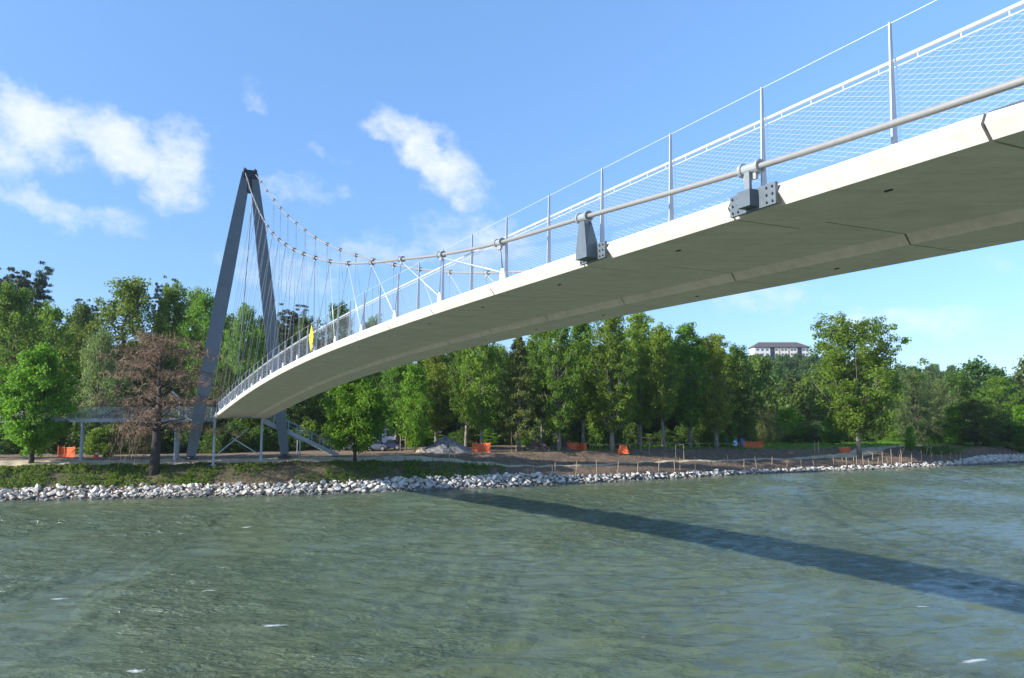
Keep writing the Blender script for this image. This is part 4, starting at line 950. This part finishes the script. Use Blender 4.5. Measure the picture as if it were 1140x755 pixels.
# low rail along the field
Y0 = 111.; fe = empty('field_rail', (at(660, 106), 106, T(at(660, 106), 106)), 'long low wooden rail along the sunny edge of the field', 'fence'); FL = np.array(fe.location); pv = None
for k, px in enumerate(np.arange(656, 832, 11)):
    Y = np.interp(px, [656, 832], [108, 123]); X = at(px, Y); p = np.array([X, Y, T(X, Y)])
    MB().tube([p + UPV * -.15, p + UPV * .75], .05, 6).build('post', 'stake_wood', fe, loc=FL)
    if pv is not None: MB().tube([pv + UPV * .66, p + UPV * .66], .045, 6).build('rail', 'stake_wood', fe, loc=FL)
    pv = p
# sliver of a pale building between the poplars
X, Y = at(519, 168), 168.; z = T(X, Y); hs = empty('pale_building', (X, Y, z), 'white and blue house glimpsed between the poplar trunks', 'building')
MB().box((-.4, 0, 5.4), (5., 6, 11.)).build('wall', 'render_wall', hs); MB().box((3.4, .6, 5.2), (2.6, 5, 10.)).build('side_wall', 'blue_wall', hs)
MB().prism([(-3.2, -3.3, 10.9), (-3.2, 3.3, 10.9), (-3.2, 0, 12.6)], (8.2, 0, 0)).build('roof', 'roof_tile', hs)
for zz in (3, 6, 9): MB().box((-.6, -3.02, zz), (1.2, .1, 1.5)).build('window', 'window_blue', hs)
# apartment block on the hilltop
Y = 500.; X = at(868, Y); gz = T(X, Y); e = ztop(387.5, Y); rt = ztop(381.2, Y)
ab = empty('apartment_block', (X, Y, gz), 'cream apartment block with hipped dark roof on the wooded hilltop', 'building')
hx = 17.5; hy = 6.; ez = e - gz
MB().box((0, 0, ez / 2), (hx * 2, hy * 2, ez)).build('wall', 'render_wall', ab)
MB().loft([[(-hx - .9, -hy - .9, ez), (hx + .9, -hy - .9, ez), (hx + .9, hy + .9, ez), (-hx - .9, hy + .9, ez)], [(-hx + 4.6, -.4, rt - gz), (hx - 6, -.4, rt - gz), (hx - 6, .4, rt - gz), (-hx + 4.6, .4, rt - gz)]]).build('roof', 'roof_tile', ab)
for x in (-6.2, 11.0): MB().box((x, -hy - .03, ez - 5.4), (2.6, .3, 10.4)).build('stair_panel', 'dark_panel', ab)
for x in (-1.8, 4.2): MB().box((x, -hy - .02, ez - 4), (.9, .2, 8)).build('ochre_band', 'ochre_panel', ab)
for st_ in range(4):
    for x in (-15.5, -12.5, -9.5, -3.6, .2, 2.4, 6.2, 8.2, 13.6, 15.8):
        MB().box((x, -hy - .02, ez - 1.7 - 2.9 * st_), (1.5, .16, 1.1)).build('window', 'window_blue', ab)

# ================================================================== LIGHT, SKY, CAMERA
VX, VY = 2.12, .88                                   # sun travel per metre of fall
SUN_EL = math.atan(1 / math.hypot(VX, VY))
sd = Vector((VX, VY, -1)).normalized()
sun = bpy.data.lights.new('sun', 'SUN'); sun.energy = 4.8; sun.angle = math.radians(.53); sun.color = (1, .955, .88)
so = bpy.data.objects.new('sun', sun); so.rotation_euler = sd.to_track_quat('-Z', 'Y').to_euler(); so.location = (-60, 20, 60); put(so)
w = bpy.data.worlds.new('World'); sc.world = w; w.use_nodes = True; nt = w.node_tree; L = nt.links
bg = nt.nodes['Background']; sky = nt.nodes.new('ShaderNodeTexSky'); sky.sky_type = 'NISHITA'; sky.sun_disc = False
sky.sun_elevation = SUN_EL; sky.sun_rotation = math.atan2(-VX, -VY); sky.air_density = 1.0; sky.dust_density = .3; sky.ozone_density = 3.5; sky.altitude = 50
bg.inputs['Strength'].default_value = .14
tc = nt.nodes.new('ShaderNodeTexCoord'); sep = nt.nodes.new('ShaderNodeSeparateXYZ'); L.new(tc.outputs['Generated'], sep.inputs[0])
def M2(op, a, b_=None):
    n = nt.nodes.new('ShaderNodeMath'); n.operation = op
    for i, v in enumerate((a, b_)):
        if v is None: continue
        if isinstance(v, (int, float)): n.inputs[i].default_value = v
        else: L.new(v, n.inputs[i])
    return n.outputs[0]
DEG = 57.29578
az = M2('MULTIPLY', M2('ARCTAN2', sep.outputs['X'], sep.outputs['Y']), DEG); el = M2('MULTIPLY', M2('ARCSINE', sep.outputs['Z']), DEG)
cb = nt.nodes.new('ShaderNodeCombineXYZ'); L.new(az, cb.inputs[0]); L.new(el, cb.inputs[1])
def wnoise(scale, detail, stretch=(1, 1, 1), rough=.6, col=False):
    mp = nt.nodes.new('ShaderNodeMapping'); mp.inputs['Scale'].default_value = stretch; L.new(cb.outputs[0], mp.inputs['Vector'])
    n = nt.nodes.new('ShaderNodeTexNoise'); n.inputs['Scale'].default_value = scale; n.inputs['Detail'].default_value = detail; n.inputs['Roughness'].default_value = rough
    L.new(mp.outputs[0], n.inputs['Vector']); return n.outputs['Color' if col else 'Fac']
wv = nt.nodes.new('ShaderNodeVectorMath'); wv.operation = 'MULTIPLY_ADD'; L.new(wnoise(.35, 5, (1, 1, 1), .6, True), wv.inputs[0]); wv.inputs[1].default_value = (5, 4, 0)
ad = nt.nodes.new('ShaderNodeVectorMath'); ad.operation = 'ADD'; L.new(cb.outputs[0], ad.inputs[0]); ad.inputs[1].default_value = (-2.5, -2., 0); L.new(ad.outputs[0], wv.inputs[2])
def pxdir(x, y):
    r = ray(x, y); r = r / np.linalg.norm(r); return math.degrees(math.atan2(r[0], r[1])), math.degrees(math.asin(r[2]))
CL = [(30, 135, 62, 36, 14, 1.0), (125, 158, 100, 30, 12, 1.0), (195, 185, 36, 48, 10, .95), (0, 165, 40, 34, 0, .7), (62, 230, 95, 17, 12, .62), (140, 246, 40, 12, 10, .35), (480, 178, 88, 27, 38, 1.0), (505, 200, 40, 30, 20, .8), (425, 150, 40, 12, 25, .6), (325, 212, 60, 20, 0, .55), (310, 300, 90, 26, 8, .50), (290, 112, 26, 14, 35, .36), (530, 268, 80, 34, 10, .62), (420, 280, 90, 22, 0, .46), (1005, 362, 95, 24, 4, .55), (850, 332, 80, 18, 0, .48), (1090, 290, 60, 14, 0, .25), (375, 175, 30, 10, 10, .32),
      (-180, 120, 160, 60, 0, .9), (1350, 200, 150, 50, 10, .8), (700, -260, 260, 70, 10, .8)]
tot = None
for (x, y, rx, ry, rot, wgt) in CL:
    a0, e0 = pxdir(x, y); k = 45 / F * 1.25
    mp = nt.nodes.new('ShaderNodeMapping'); mp.vector_type = 'TEXTURE'; mp.inputs['Location'].default_value = (a0, e0, 0); mp.inputs['Rotation'].default_value = (0, 0, -math.radians(rot)); mp.inputs['Scale'].default_value = (rx * k * 1.25, ry * k * 1.25, 1)
    L.new(wv.outputs[0], mp.inputs['Vector'])
    ln = nt.nodes.new('ShaderNodeVectorMath'); ln.operation = 'LENGTH'; L.new(mp.outputs[0], ln.inputs[0])
    mr = nt.nodes.new('ShaderNodeMapRange'); mr.interpolation_type = 'SMOOTHSTEP'; L.new(ln.outputs['Value'], mr.inputs['Value']); mr.inputs['From Min'].default_value = 1.15; mr.inputs['From Max'].default_value = .15; mr.inputs['To Min'].default_value = 0; mr.inputs['To Max'].default_value = wgt
    tot = mr.outputs['Result'] if tot is None else M2('MAXIMUM', tot, mr.outputs['Result'])
fbm = wnoise(.36, 10, (1, 1.5, 1), .66)
den = M2('ADD', M2('MULTIPLY', tot, 1.0), M2('MULTIPLY', M2('SUBTRACT', fbm, .5), 1.5))
den = M2('MULTIPLY', den, M2('MINIMUM', M2('MULTIPLY', tot, 4.), 1.))
mr = nt.nodes.new('ShaderNodeMapRange'); mr.interpolation_type = 'SMOOTHSTEP'; L.new(den, mr.inputs['Value']); mr.inputs['From Min'].default_value = .05; mr.inputs['From Max'].default_value = 1.32; mr.inputs['To Max'].default_value = .86
shade = wnoise(.7, 5, (1, 1, 1), .6)
cc = nt.nodes.new('ShaderNodeMix'); cc.data_type = 'RGBA'; cc.inputs['A'].default_value = (3.6, 3.9, 4.3, 1); cc.inputs['B'].default_value = (4.9, 4.95, 5.0, 1); L.new(shade, cc.inputs['Factor'])
mx = nt.nodes.new('ShaderNodeMix'); mx.data_type = 'RGBA'; L.new(mr.outputs['Result'], mx.inputs['Factor']); gf = nt.nodes.new('ShaderNodeMapRange'); L.new(el, gf.inputs['Value']); gf.inputs['From Min'].default_value = 0; gf.inputs['From Max'].default_value = 34
gm = nt.nodes.new('ShaderNodeMix'); gm.data_type = 'RGBA'; gm.inputs['A'].default_value = (.50, .58, .80, 1); gm.inputs['B'].default_value = (1.20, 1.34, 1.40, 1); L.new(gf.outputs['Result'], gm.inputs['Factor'])
gz_ = nt.nodes.new('ShaderNodeMapRange'); L.new(el, gz_.inputs['Value']); gz_.inputs['From Min'].default_value = 34; gz_.inputs['From Max'].default_value = 58; gz_.inputs['To Min'].default_value = 1; gz_.inputs['To Max'].default_value = .34
gs = nt.nodes.new('ShaderNodeVectorMath'); gs.operation = 'SCALE'; L.new(gm.outputs['Result'], gs.inputs[0]); L.new(gz_.outputs['Result'], gs.inputs['Scale'])
gv = nt.nodes.new('ShaderNodeVectorMath'); gv.operation = 'MULTIPLY'; L.new(sky.outputs[0], gv.inputs[0]); L.new(gs.outputs['Vector'], gv.inputs[1]); L.new(gv.outputs['Vector'], mx.inputs['A']); L.new(cc.outputs['Result'], mx.inputs['B'])
L.new(mx.outputs['Result'], bg.inputs['Color'])
hz_m = bpy.data.materials.new('haze'); hz_m.use_nodes = True; nt = hz_m.node_tree
for n in list(nt.nodes):
    if n.type == 'BSDF_PRINCIPLED': nt.nodes.remove(n)
pv = nt.nodes.new('ShaderNodeVolumePrincipled'); pv.inputs['Color'].default_value = (.80, .88, 1, 1); pv.inputs['Density'].default_value = .00012; pv.inputs['Anisotropy'].default_value = .2
nt.links.new(pv.outputs['Volume'], [n for n in nt.nodes if n.type == 'OUTPUT_MATERIAL'][0].inputs['Volume'])
hb = MB().box((60, 265, 27), (760, 600, 64)).build('haze', hz_m, loc=(60, 265, 27)); tag(hb, 'thin blue air between the camera and the far hill', 'haze', kind='stuff')
cam = bpy.data.cameras.new('camera'); cam.sensor_width = 36; cam.lens = F / W * 36; cam.clip_end = 9000; cam.clip_start = .1
co = bpy.data.objects.new('camera', cam); co.location = (0, 0, CAMZ); co.rotation_euler = (math.pi / 2 + PITCH, 0, 0); put(co); sc.camera = co
sc.view_settings.view_transform = 'Standard'; sc.view_settings.look = 'None'; sc.view_settings.exposure = .82; sc.view_settings.gamma = 1
cy = sc.cycles; cy.use_denoising = True; cy.max_bounces = 6; cy.diffuse_bounces = 3; cy.glossy_bounces = 3; cy.transmission_bounces = 4; cy.transparent_max_bounces = 4; cy.caustics_reflective = True; cy.blur_glossy = 2.0; cy.caustics_refractive = False
